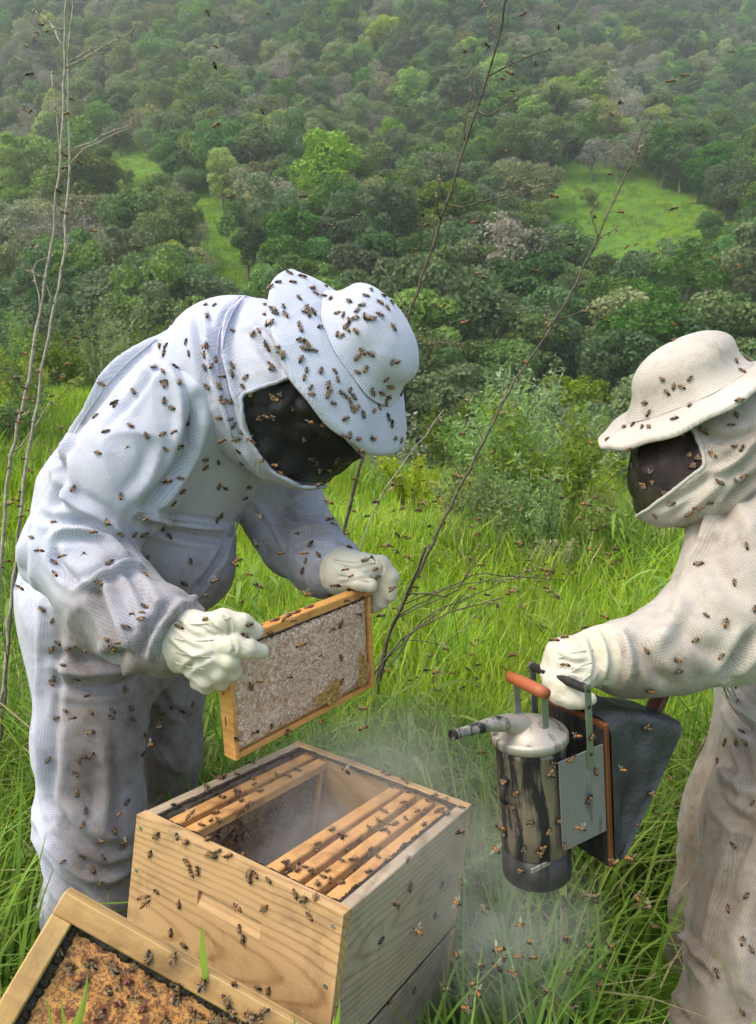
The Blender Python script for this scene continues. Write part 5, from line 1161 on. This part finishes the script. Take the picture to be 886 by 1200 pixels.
    # leather: lofted between the rounded board outlines, sagging inwards in pleats
    def outline(off, tilt):
        a_ = np.linspace(0, 1, 96, endpoint=False); w2, h2, rr = BW / 2 + .003, BH / 2 + .003, .022; pts = []
        per = [((-w2, -h2), (w2, -h2)), ((w2, -h2), (w2, h2)), ((w2, h2), (-w2, h2)), ((-w2, h2), (-w2, -h2))]
        for t in a_:
            k = int(t * 4); u_ = t * 4 - k; (x0, y0), (x1, y1) = per[k]; x, y = x0 + (x1 - x0) * u_, y0 + (y1 - y0) * u_
            cx, cy = np.clip(x, -w2 + rr, w2 - rr), np.clip(y, -h2 + rr, h2 - rr); d = np.array([x - cx, y - cy]); ln = np.linalg.norm(d)
            if ln > rr and abs(d[0]) > 0 and abs(d[1]) > 0: d = d / ln * rr
            pts.append((cx + d[0], cy + d[1]))
        return np.array(pts)
    ol = outline(0, 0); n = len(ol); V = []; S_ = 15
    for s in range(S_):
        t = s / (S_ - 1); an_ = an * t; c_, s_ = math.cos(an_), math.sin(an_); sag = math.sin(math.pi * t)
        for (y, z) in ol:
            zz = z + BH / 2; amt = zz / BH; k = 1 - .20 * sag * (amt ** .5) * (.65 + .35 * math.cos(2 * math.pi * 2 * t)) - .02 * sag
            if z > BH / 2 - .03: k += .09 * sag * math.cos(y / BW * 3.1)         # the top puffs up
            yy = y * k + .004 * sag * float(np.sin(zz * 46 + t * 7)); zc = zz * (1 - .04 * sag * (1 - abs(y) / BW))
            dx = .018 * t + .004
            V.append((bx0 + dx + zc * s_, yy, zb + zc * c_))
    Fq = [(s * n + j, s * n + (j + 1) % n, (s + 1) * n + (j + 1) % n, (s + 1) * n + j) for s in range(S_ - 1) for j in range(n)]
    V = np.array(V); V[n:-n] += (vnoise(V[n:-n] * 30) * .003 + (1 - np.abs(vnoise(V[n:-n] * 13 + 5))) ** 4 * .006)[:, None] * np.array([.4, 1, .6]); bl = part('bellows_leather', (V, Fq), BLK, r, True)
    # bound edges with tacks on both boards
    for s0, nm in ((0, fb), (S_ - 1, rb_)):
        Lp = V[s0 * n:(s0 + 1) * n]; Lp = np.concatenate([Lp, Lp[:1]]); part('edge_binding', tube(Lp, .0028, 6, False), STRAP, bl, True)
        for j in range(0, n, 5):
            o2 = V[s0 * n + j]; dv = unit(o2 - V[s0 * n:(s0 + 1) * n].mean(0)); part('tack', tube([o2, o2 + dv * .004], [.0030, .0022], 6), NAIL, bl)
    return r
SMK = smoker()
bpy.context.view_layer.update()
# ------------------------------------------------------------------ bees
def fuzz(name, col, rough=.6): return simple(name, col, rough, .3, 0, .3, 900, 0)
B_DK = fuzz('bee_dark', (.028, .016, .008), .4); B_AM = fuzz('bee_amber', (.36, .15, .03), .45); B_BR = fuzz('bee_brown', (.17, .095, .04), .8); B_BK = fuzz('bee_black', (.012, .010, .009), .4)
def wingmat():
    m, n, l, b = mat('bee_wing'); b.inputs['Base Color'].default_value = (.30, .24, .16, 1); b.inputs['Roughness'].default_value = .25
    t = n.new('ShaderNodeBsdfTransparent'); mx = n.new('ShaderNodeMixShader'); mx.inputs[0].default_value = .68; l.new(b.outputs[0], mx.inputs[1]); l.new(t.outputs[0], mx.inputs[2]); l.new(mx.outputs[0], n['Material Output'].inputs['Surface']); return m
WINGM = wingmat()
def bee_mesh(name, amber, fly, seed):
    r = np.random.default_rng(seed); V = []; Fq = []; mi = []
    def add(v, f, m):
        o = len(V); V.extend([tuple(q) for q in v]); Fq.extend([tuple(i + o for i in q) for q in f]); mi.extend([m] * len(f) if np.isscalar(m) else m)
    def blob(xs, rs, zs, mats, sides=8):
        v, f = tube(np.stack([xs, 0 * np.array(xs), zs], 1), rs, sides, True); k = len(xs) - 1; ml = []
        for i in range(k): ml += [mats[i]] * sides
        add(v, f, ml + [mats[0], mats[-1]])
    a_ = 1 if amber else 0; z = .0034
    bend = -.0022 if not fly else -.003
    blob(np.array([.0075, .0070, .0058, .0048, .0046]), [.0006, .0016, .0019, .0012, .0006], np.full(5, z - .0004), [3, 3, 3, 3], 7)
    blob(np.array([.0046, .0038, .0022, .0006, -.0002]), [.0009, .0020, .0025, .0019, .0008], np.full(5, z + .0002), [2, 2, 2, 2])
    t = np.linspace(0, 1, 9); blob(-.0002 - .0090 * t, [.0007, .0021, .0026, .0027, .0026, .0023, .0018, .0011, .0003], z + bend * t ** 1.6, [a_, a_, 3 if r.random() < .5 else 0, a_, 0, a_ if r.random() < .6 else 0, 3, 0])
    for s in (-1, 1):
        for L, W, x0, an in ((.0098, .0032, .0026, (162 if not fly else 100 + r.uniform(-14, 14))), (.0070, .0024, .0012, (168 if not fly else 122 + r.uniform(-12, 12)))):
            a = R(an); d = np.array([math.cos(a), s * math.sin(a), .10 if not fly else .35]); q = np.cross(d, [0, 0, 1.]); q = q / np.linalg.norm(q); b0 = np.array([x0, s * .0014, z + .0022])
            P = [b0, b0 + d * L * .35 + q * W * .45, b0 + d * L * .8 + q * W * .5, b0 + d * L, b0 + d * L * .8 - q * W * .45, b0 + d * L * .35 - q * W * .35]
            add(np.array(P), [(0, 1, 2, 3, 4, 5)], 4)
        for k, x0 in enumerate((.0034, .0020, .0008)):
            o_ = np.array([x0, s * .0012, z - .0014]); k_ = o_ + np.array([(.0018, .0002, -.0020)[k], s * .0030, .0006 if not fly else -.0010]); e_ = k_ + np.array([(.0012, -.0006, -.0018)[k], s * .0014, -.0026])
            v, f = tube([o_, k_, e_], [.00045, .00035, .0002], 4); add(v, f, 3)
        v, f = tube([(.0074, s * .0006, z), (.0090, s * .0013, z + .0004), (.0098, s * .0016, z - .0008)], [.00022, .0002, .0001], 3); add(v, f, 3)
    return mesh(name, np.array(V) * (1.02 if not fly else 1.0), Fq, [B_DK, B_AM, B_BR, B_BK, WINGM], True, mi)
SIT = [bee_mesh('honey_bee', i % 3 != 0, False, i) for i in range(6)]; FLY = [bee_mesh('honey_bee', i % 4 != 0, True, 20 + i) for i in range(6)]
def zl(s, ox, oy, txt):
    v = [float(x) for x in txt.split()]; return [(ox + a / s, oy + b / s) for a, b in zip(v[::2], v[1::2])]
HAT1 = zl(3.164, 220, 290, '365 60 410 62 375 95 462 90 425 110 335 130 390 130 310 150 295 185 292 215 290 250 315 230 355 220 325 245 362 250 310 280 295 285 412 188 463 153 475 172 512 145 505 180 530 190 440 225 450 250 435 240 465 240 412 285 420 305 490 295 600 200 660 180 680 158 725 180 712 205 740 225 712 250 755 205 645 215 628 235 555 243 578 250 600 270 590 290 595 305 622 262 655 255 670 265 685 265 625 310 555 322 570 328 762 298 648 385 680 395 628 408 660 450 630 462 758 425 778 425 735 490 752 515 720 540 685 535 420 345 440 355 450 375 430 375 470 383 335 370 345 390 355 402 420 415 440 455 432 482 493 458 545 460 555 490 520 510 525 535 518 550 455 520 460 545 540 578 570 540 590 555 600 530 615 555 605 580 610 600 625 595 650 620 585 635 690 605 710 592 735 575 745 555 790 540 742 630 755 655 578 697 600 697 633 710 685 708 768 708 790 715 812 690')
HOOD1 = zl(3.164, 220, 290, '290 355 300 370 245 320 265 310 305 435 310 450 65 215 70 255 100 215 68 365 65 400 102 415 60 445 85 440 162 437 162 468 215 482 207 513 168 312 70 517 115 517 122 560 130 572 148 570 165 568 158 637 170 660 200 685 116 632 180 712 190 755 200 800 235 548')
VEILB = zl(3.164, 220, 290, '310 550 330 565 345 550 385 598 320 625 265 633 430 708 250 720 275 790 455 780 475 795 485 830 520 825 560 775 545 790 580 830 460 640 500 660 340 840 400 860')
TORSO = zl(2.953, 0, 320, '575 165 600 172 555 253 575 252 570 275 645 238 712 253 655 278 605 325 532 327 565 340 620 380 565 375 573 385 462 410 350 383 333 497 400 455 568 443 597 467 368 550 508 562 563 557 452 530 650 520 622 600 572 610 340 622 252 745 418 772 580 722 625 710 630 755 600 797 710 645 755 655 710 672 757 738 780 745 765 838 750 855 860 740 848 778 367 862 420 903 465 905 500 903 585 913 558 888 110 915 378 1002 185 1000 190 1042 345 1070 502 1045 660 998 510 985 640 1075')
LEGS = zl(3, 0, 700, '148 42 183 82 205 160 240 180 275 172 180 185 222 240 190 285 180 300 268 288 305 348 438 327 230 398 200 425 320 405 395 400 390 420 460 390 470 430 320 475 600 387 578 408 642 400 675 378 508 485 168 572 318 555 292 562 275 577 265 620 270 690 300 750 290 800 400 822 445 720 500 550 325 960 220 930 350 1005 410 1020 290 910 360 915 430 880 375 150 395 177 440 105 495 75 507 35')
GLV = zl(2.685, 150, 620, '158 310 243 285 365 338 780 125 785 150 575 45 600 80 550 130 560 100 700 60 745 100')
HELD = zl(2.685, 150, 620, '590 225 540 255 585 275 445 325 420 395 570 350 668 300 715 330 545 455 385 495 405 488 478 562 668 405 710 432 695 475 670 480 620 540 450 620 500 640 340 660 380 300 640 205 700 190')
HFACE = zl(2.06, 140, 850, '90 265 75 310 165 330 195 320 190 350 175 355 145 432 70 475 90 400 315 368 350 440 270 485 290 490 300 515 157 530 223 515 460 460 335 632 360 640 400 650 350 690 460 625 275 628 98 543 130 560 110 480 125 500 640 470 630 518 730 500 700 390 720 335 695 325 545 615 650 665 680 575 775 385 745 570 710 640 600 560 760 460')
M2H = zl(4.52, 690, 370, '620 70 415 140 455 130 778 240 833 230 810 293 390 337 535 333 493 378 450 375 415 407 298 462 318 518 535 478 455 547 320 590 285 590 235 578 190 590 100 655 798 447 783 527 755 580 620 620 595 605 655 735 770 692 815 705 822 850 780 877 690 885 640 990 575 1015 440 1000 350 1060 530 1050')
M2V = zl(4.52, 690, 370, '540 735 575 755 215 705 210 768 235 790 325 830 285 890 335 880 300 905 550 795 500 640 400 940')
M2B = zl(2, 700, 600, '238 122 322 165 255 243 140 175 117 325 187 347 190 373 290 338 368 228 125 418 325 540 338 515 347 540 300 540 283 583 318 780 308 930 340 1005 360 1025 340 1170 325 410 330 445 365 683 350 80 300 260 230 300 350 900 280 1080')
SMB = zl(2.953, 520, 760, '625 445 715 500 510 305 525 425 375 395 370 430 210 465 235 545 215 640 330 705 415 685 270 765 345 685 395 595 360 630 280 690 245 215 600 660 700 270 720 330 500 520 440 380 250 500 300 600')
def rnd(poly, n):
    p = np.array(poly, float); out = []
    while len(out) < n:
        q = rng.uniform(p.min(0), p.max(0))
        if in_poly(np.array([q[0]]), np.array([q[1]]), poly)[0]: out.append((float(q[0]), float(q[1])))
    return out
BARS = rnd([(318, 1022), (478, 908), (540, 942), (402, 1058)], 58) + rnd([(200, 958), (350, 880), (378, 888), (235, 985)], 24)
RIM = rnd([(350, 862), (372, 868), (555, 938), (540, 950)], 16) + rnd([(166, 962), (200, 952), (350, 868), (345, 862)], 10) + rnd([(175, 972), (200, 975), (400, 1062), (390, 1072)], 12)
INNER = rnd([(240, 985), (375, 905), (382, 950), (300, 1010)], 44)
LIDB = rnd([(80, 1130), (160, 1110), (310, 1195), (200, 1205)], 26) + rnd([(60, 1085), (340, 1200), (300, 1200), (60, 1190)], 10)
LEAFB = []
PLACED = []
dg = bpy.context.evaluated_depsgraph_get()
def sit(pts, zone, jit=0.0):
    for (x, y) in pts:
        d = (at(x, y, 1) - CAMP).normalized(); ok_, h, n_, i_, ob, _m = SC.ray_cast(dg, CAMP, d, distance=4)
        if not ok_: continue
        if ob.name.startswith(('grass', 'meadow', 'haze', 'ground')): continue
        n_ = n_.normalized()
        if n_.dot(d) > 0: n_ = -n_
        PLACED.append((x, y, np.array(h), np.array(n_), zone, False))
sit(HAT1, 'hat'); sit(HOOD1, 'hood'); sit(VEILB, 'veil'); sit(TORSO, 'jacket'); sit(LEGS, 'trousers'); sit(GLV, 'gloves'); sit(HELD[::3] + HELD[-6:], 'comb'); sit(HFACE[::2] + HFACE[1:20:4], 'hive'); sit(M2H, 'hat2'); sit(M2V, 'veil2'); sit(M2B, 'suit2'); sit(SMB, 'smoker')
sit(BARS, 'bars'); sit(RIM, 'rim'); sit(INNER, 'inner'); sit(LIDB, 'lid')
FLYP = [(270, 232, 1.3), (355, 232, 1.35), (298, 248, 1.6), (388, 266, 1.6), (196, 566, 1.0), (135, 473, 1.1), (535, 560, 1.3), (75, 182, 1.7), (78, 135, 1.6), (110, 272, 1.6), (162, 290, 1.8), (600, 108, 1.6), (613, 18, 1.5), (802, 90, 1.5), (545, 62, 1.7), (716, 135, 2), (727, 250, 1.6), (790, 246, 1.7), (557, 262, 1.5),
         (500, 265, 1.8), (518, 300, 1.8), (560, 322, 1.7), (595, 178, 1.9), (495, 315, 1.6), (520, 360, 1.7), (715, 205, 1.9), (545, 380, 1.5), (735, 290, 1.9), (705, 375, 1.7), (770, 298, 1.8), (36, 132, 1.8), (38, 288, 1.9), (22, 690, 1.4), (652, 700, 1.35), (640, 690, 1.5), (650, 752, 1.2), (582, 710, 1.5), (505, 770, 1.4), (530, 790, 1.6), (460, 690, 1.5), (720, 660, 1.6), (690, 645, 1.5),
         (550, 655, 1.6), (490, 600, 1.8), (520, 615, 1.7), (560, 610, 1.6), (600, 590, 1.9), (640, 560, 1.7), (700, 600, 1.6), (585, 1115, 1.0), (600, 1140, 1.1), (565, 1135, 1.1), (610, 1085, 1.2), (640, 1165, 1.0), (690, 1110, 1.3), (730, 905, 1.2), (560, 1165, 1.0), (705, 1135, 1.2), (520, 1160, 1.2), (110, 625, 1.3), (385, 590, 1.4), (415, 600, 1.5), (300, 640, 1.4), (330, 650, 1.5), (10, 550, 1.6), (240, 700, 1.2), (22, 485, 1.6), (300, 860, 1.25), (405, 905, 1.2), (238, 865, 1.3)]
for x, y, d in FLYP: PLACED.append((x, y, np.array(at(x, y, d)), None, 'air', True))
for poly, n, d0, d1 in (([(400, 480), (720, 480), (740, 800), (440, 820)], 110, 1.1, 2.4), ([(0, 380), (110, 380), (60, 560), (0, 700)], 40, 1.3, 2.4), ([(450, 250), (880, 200), (880, 380), (480, 460)], 26, 1.3, 2.6), ([(230, 400), (480, 560), (440, 900), (260, 860)], 46, 1.05, 1.5), ([(540, 850), (800, 850), (780, 1200), (520, 1200)], 44, 1.0, 1.5), ([(120, 920), (420, 860), (520, 1180), (180, 1180)], 9, 1.0, 1.12), ([(0, 0), (886, 0), (886, 250), (0, 330)], 26, 1.3, 2.8), ([(30, 420), (220, 420), (230, 1000), (60, 1000)], 20, 1.2, 1.4)):
    for x, y in rnd(poly, n):
        d = float(rng.uniform(d0, d1)); PLACED.append((x, y, np.array(at(x, y, d)), None, 'air', True))
print('BEES', len(PLACED))
def bee_matrix(h, n_, fly):
    if fly:
        f = unit(rng.normal(0, 1, 3) * np.array([1, 1, .35])); up = unit(np.array([0, 0, 1.]) + rng.normal(0, .25, 3))
    else: up = n_; f = unit(np.cross(up, rng.normal(0, 1, 3)))
    f = unit(f - up * (f @ up)); M = np.eye(4); M[:3, 0] = f; M[:3, 1] = np.cross(up, f); M[:3, 2] = up; M[:3, 3] = h - (up * .0003 if not fly else 0); s = float(rng.uniform(.8, 1.14)); M[:3, :3] *= s
    return M
ZONES = {'hat': ("on the left white hat", [((318, 350), 'on the back of the brim'), ((350, 315), 'on the upturned rear brim edge'), ((355, 365), 'in the cluster on the rear brim'), ((385, 345), 'where rear brim meets crown'), ((430, 355), 'on the top of the crown'), ((405, 375), 'in the cluster on the upper crown'), ((455, 350), 'on the far rounded edge of the crown'), ((358, 402), 'on the brim over the hood'), ((425, 420), 'on the near side of the crown'), ((460, 430), 'on the front of the crown'), ((385, 445), 'on the near brim above the veil'), ((412, 470), 'in the crease between crown and brim'), ((445, 475), 'in the front crease of the crown'), ((420, 512), 'on the front brim edge'), ((460, 500), 'on the brim tip')]),
         'hood': ("on the left white hood", [((245, 365), 'high on the shoulder'), ((305, 400), 'close under the brim'), ((262, 470), 'on the collar fold'), ((280, 520), 'beside the black veil')]), 'veil': ("on the left black veil", [((320, 465), 'at the top under the brim'), ((310, 510), 'at the left'), ((370, 535), 'at the lower middle'), ((400, 550), 'near the lower tip')]),
         'jacket': ("on the white jacket", [((195, 385), 'on the shoulder top'), ((190, 440), 'on the upper sleeve'), ((120, 460), 'on the back of the sleeve'), ((200, 520), 'below the shoulder fold'), ((210, 570), 'in the armpit crease'), ((250, 560), 'on the chest under the veil'), ((130, 600), 'at the elbow folds'), ((70, 650), 'low on the forearm sleeve'), ((200, 650), 'on the dirty belly panel'), ((170, 680), 'near the cuff')]),
         'trousers': ("on the left dirty trousers", [((70, 740), 'at the hip'), ((140, 760), 'just under the sleeve'), ((80, 795), 'on the knee band'), ((130, 840), 'on the thigh front'), ((205, 835), 'on the far leg'), ((95, 890), 'in the row on the shin'), ((90, 960), 'low on the shin'), ((120, 1030), 'at the ankle folds')]), 'gloves': ("on the left beekeeper", [((210, 735), 'on the back of the near glove'), ((290, 745), 'on the near fingers'), ((440, 672), 'on the knuckles of the far glove'), ((365, 650), 'on the far cuff')]),
         'comb': ("on the held honeycomb", [((310, 740), 'near the gloved fingers'), ((370, 705), 'on the top bar'), ((365, 750), 'in the middle of the comb'), ((410, 740), 'at the right side of the comb'), ((300, 805), 'at the left lower comb'), ((390, 800), 'on the bottom edge')]), 'hive': ("on the hive's outside", [((185, 985), 'at the left upper corner'), ((230, 1015), 'above the handhold'), ((190, 1085), 'in the dark stain left of the handhold'), ((270, 1085), 'below the handhold'), ((320, 1065), 'right of the handhold'), ((320, 1165), 'low on the front board'), ((450, 1080), 'on the near part of the grey side'), ((490, 1030), 'high on the grey side'), ((470, 1150), 'low on the grey side')]),
         'hat2': ("on the right beekeeper", [((800, 390), 'on top of the hat'), ((865, 425), 'at the rear of the hat crown'), ((790, 450), 'on the side of the hat crown'), ((760, 495), 'on the hat brim'), ((715, 512), 'on the hat brim tip'), ((855, 490), 'on the hood under the brim'), ((830, 520), 'at the veil corner'), ((860, 560), 'on the collar'), ((790, 595), 'on the flap under the veil')]), 'veil2': ("on the right veil", [((740, 535), 'at the front'), ((810, 530), 'at the rear'), ((760, 570), 'at the bottom')]),
         'suit2': ("on the cream suit", [((830, 665), 'on the upper sleeve'), ((770, 690), 'on the sleeve edge'), ((790, 770), 'on the forearm'), ((865, 800), 'at the waist fold'), ((860, 870), 'on the hip'), ((860, 990), 'on the thigh'), ((865, 1150), 'low on the near leg')]), 'smoker': ("on the bee smoker", [((605, 840), 'on the lid'), ((600, 930), 'on the sooty can'), ((630, 1000), 'near the can bottom'), ((690, 910), 'on the grey sheet'), ((745, 900), 'on the black bellows')]),
         'bars': ("on the hive frames", [((215, 965), 'at the left end of the left bars'), ((320, 905), 'at the far end of the left bars'), ((345, 1020), 'at the near end of the right bars'), ((400, 980), 'in the middle of the first right bar'), ((440, 990), 'in the middle of the right bars'), ((470, 930), 'at the far end of the right bars'), ((500, 950), 'on the outermost right bar')]), 'rim': ("on the hive rim", [((250, 910), 'at the back left edge'), ((450, 900), 'along the back right edge'), ((280, 1015), 'along the front edge')]), 'inner': ("deep inside the hive gap", [((280, 975), 'at the left of the comb'), ((350, 930), 'at the far part of the comb'), ((330, 980), 'low in the gap')]), 'lid': ("on the upturned hive lid", [((110, 1130), 'near the upper corner'), ((180, 1150), 'in the dark stain cluster'), ((250, 1180), 'toward the lower right'), ((80, 1180), 'at the left')]),
         'air': ("flying", [((270, 235), 'in front of the left clearing'), ((60, 130), 'beside the tall left stalks'), ((600, 60), 'near the middle stalk top'), ((800, 100), 'before the upper right slope'), ((730, 250), 'before the big clearing'), ((530, 330), 'right of the bee-covered hat'), ((40, 450), 'left of the bent beekeeper\'s back'), ((130, 520), 'in front of the white sleeve'), ((300, 640), 'in front of the bent beekeeper\'s belly'), ((420, 620), 'above the held frame'), ((520, 560), 'before the silvery shrub'), ((610, 640), 'over the meadow between the beekeepers'), ((560, 740), 'left of the right beekeeper\'s glove'), ((650, 720), 'above the smoker'), ((680, 600), 'under the right veil'), ((470, 800), 'right of the held frame'), ((340, 880), 'above the open hive'), ((250, 1050), 'in front of the hive front'), ((460, 1100), 'in front of the hive side'), ((580, 1100), 'in the smoke under the smoker'), ((660, 1130), 'low over the grass at the bottom'), ((740, 950), 'right of the bellows'), ((100, 850), 'in front of the dirty trousers')])}
def psize(p): return 1 / pix(p[2])[0, 2]
order_b = sorted(range(len(PLACED)), key=lambda i: -psize(PLACED[i]) * (0.75 if PLACED[i][4] in ('inner',) else 1))
single = order_b[:296]; rest_b = order_b[296:]
groups = {}
for i in single:
    x, y, h, n_, z, fl = PLACED[i]; k = int(rng.integers(6)); me = (FLY if fl else SIT)[k]; am = (k % 4 != 0) if fl else (k % 3 != 0)
    o = bpy.data.objects.new('honey_bee', me); COL.objects.link(o); o.matrix_world = Matrix(bee_matrix(h, n_, fl))
    base, sub = ZONES[z]; w_ = min(sub, key=lambda q: (q[0][0] - x) ** 2 + (q[0][1] - y) ** 2)[1]
    groups.setdefault((z, w_, am, base), []).append((x, y, o))
for (z, w_, am, base), L in groups.items():
    L.sort(key=lambda t: t[1]); n = len(L)
    for j, (x, y, o) in enumerate(L):
        if n == 1: q = ''
        elif n == 2: q = ['upper ', 'lower '][j]
        else:
            mid = sorted(t[0] for t in L[1:-1]); q = 'topmost ' if j == 0 else 'lowest ' if j == n - 1 else 'middle ' if n == 3 else ORD[min(j, 19)] + ' highest '
        tag(o, f'{q}{"amber" if am else "dark"} bee {base} {w_}', 'bee', 'honey bees around the hive')
Vb = []; Fb = []; Mb = []; o_ = 0
cache = {}
for i in rest_b:
    x, y, h, n_, z, fl = PLACED[i]; me = (FLY if fl else SIT)[int(rng.integers(6))]
    if me.name not in cache: cache[me.name] = (np.array([v.co for v in me.vertices]), [tuple(p.vertices) for p in me.polygons], [p.material_index for p in me.polygons])
    v, f, m_ = cache[me.name]; Vb.append(xf(bee_matrix(h, n_, fl), v)); Fb += [tuple(q + o_ for q in t) for t in f]; Mb += m_; o_ += len(v)
tag(link('bee_swarm', mesh('bee_swarm', np.concatenate(Vb), Fb, [B_DK, B_AM, B_BR, B_BK, WINGM], True, Mb)), 'remaining smaller honey bees flying and crawling over suits, hive and frames', 'bees', kind='stuff')
# ------------------------------------------------------------------ blades standing in front of hive and lid, smoke
def blade(p, q, bend, w, segs=8):
    p, q = np.array(p), np.array(q); t = np.linspace(0, 1, segs + 1)[:, None]; c = p + (q - p) * t + np.array(bend) * (t * (1 - t)) * 4
    sd = unit(np.cross(q - p, [0.2, 1, .1])); hw = (w * .5 * (1 - t ** 2.2) * (.6 + .4 * np.minimum(1, t * 3)) + .0003); V = np.concatenate([c - sd * hw, c + np.array([0, -.002, 0]), c + sd * hw]); n = segs + 1
    return V, [(i, n + i, n + i + 1, i + 1) for i in range(segs)] + [(n + i, 2 * n + i, 2 * n + i + 1, n + i + 1) for i in range(segs)]
bl = []
for (x0, y0, x1, y1, d, w, bx_) in [(240, 1150, 236, 1083, 1.02, .012, 0), (60, 1260, 103, 1138, .93, .012, .01), (95, 1260, 72, 1170, .93, .009, -.005), (70, 1250, 55, 1172, .95, .008, 0), (372, 1250, 398, 1170, .97, .010, .008), (385, 1250, 392, 1190, .98, .009, 0), (350, 1260, 345, 1192, .96, .008, 0), (55, 1250, 100, 1165, .93, .008, .006), (415, 1250, 420, 1196, 1.0, .008, 0)]:
    bl.append(blade(at(x0, y0, d), at(x1, y1, d + .02), (bx_, 0, 0), w))
tag(link('grass_blades', mesh('grass_blades', *join(bl), G_DK)), 'single green grass blades standing in front of the hive and the lid', 'grass', kind='stuff')
def smoke(name, label, c, rad, dens, rotv=(0, 0, 0)):
    bm = bmesh.new(); bmesh.ops.create_icosphere(bm, subdivisions=3, radius=1); me = bpy.data.meshes.new(name); bm.to_mesh(me); bm.free()
    m = bpy.data.materials.new(name); m.use_nodes = True; n = m.node_tree.nodes; l = m.node_tree.links; n.remove(n['Principled BSDF'])
    v = n.new('ShaderNodeVolumePrincipled'); v.inputs['Color'].default_value = (1, 1, 1, 1); v.inputs['Anisotropy'].default_value = .2
    oc = n.new('ShaderNodeTexCoord').outputs['Object']; ln = n.new('ShaderNodeVectorMath'); ln.operation = 'LENGTH'; l.new(oc, ln.inputs[0])
    fall = ramp(n, [(.0, (1, 1, 1)), (.45, (.6, .6, .6)), (1.0, (0, 0, 0))], 'EASE'); l.new(ln.outputs['Value'], fall.inputs[0])
    nz = noise(n, l, 2.2, 5, .6, oc, .8); r = ramp(n, [(.36, (0, 0, 0)), (.68, (1, 1, 1))]); l.new(nz.outputs[0], r.inputs[0])
    l.new(mth(n, l, 'MULTIPLY', mth(n, l, 'MULTIPLY', fall.outputs[0], r.outputs[0]), dens), v.inputs['Density']); l.new(v.outputs[0], n['Material Output'].inputs['Volume'])
    me.materials.append(m); o = link(name, me); o.location = c; o.scale = rad; o.rotation_euler = rotv; tag(o, label, 'smoke', kind='stuff'); return o
smoke('smoke', 'thin white smoke drifting over the grass below the smoker', at(590, 1070, 1.32), (.20, .22, .17), 4.5)
smoke('smoke', 'faint smoke hanging along the grey side and the gap of the open hive', at(440, 960, 1.38), (.30, .32, .20), 2.8)
smoke('smoke', 'grey smoke filling the gap between the frames in the hive', HM @ Vector((.175, HL / 2, -.085)), (.075, .20, .085), 9, HM.to_euler())
smoke('smoke', 'pale smoke in the grass behind the hive', at(470, 880, 1.9), (.3, .25, .15), 1.6)
# ------------------------------------------------------------------ haze
def haze():
    bm = bmesh.new(); bmesh.ops.create_cube(bm, size=1)
    M = Matrix.Translation((0, 860, 190)) @ Matrix.Diagonal((3600, 2600, 480, 1))
    bm.transform(M)
    me = bpy.data.meshes.new('haze'); bm.to_mesh(me); bm.free()
    m = bpy.data.materials.new('haze_air'); m.use_nodes = True; n = m.node_tree.nodes; n.remove(n['Principled BSDF'])
    v = n.new('ShaderNodeVolumePrincipled'); v.inputs['Color'].default_value = (.95, .97, 1, 1); v.inputs['Density'].default_value = HAZE_D; v.inputs['Anisotropy'].default_value = .3
    m.node_tree.links.new(v.outputs[0], n['Material Output'].inputs['Volume'])
    me.materials.append(m); tag(link('haze', me), 'thin pale air haze fading the far hillside', 'haze', kind='stuff')
HAZE_D = .00046
haze()
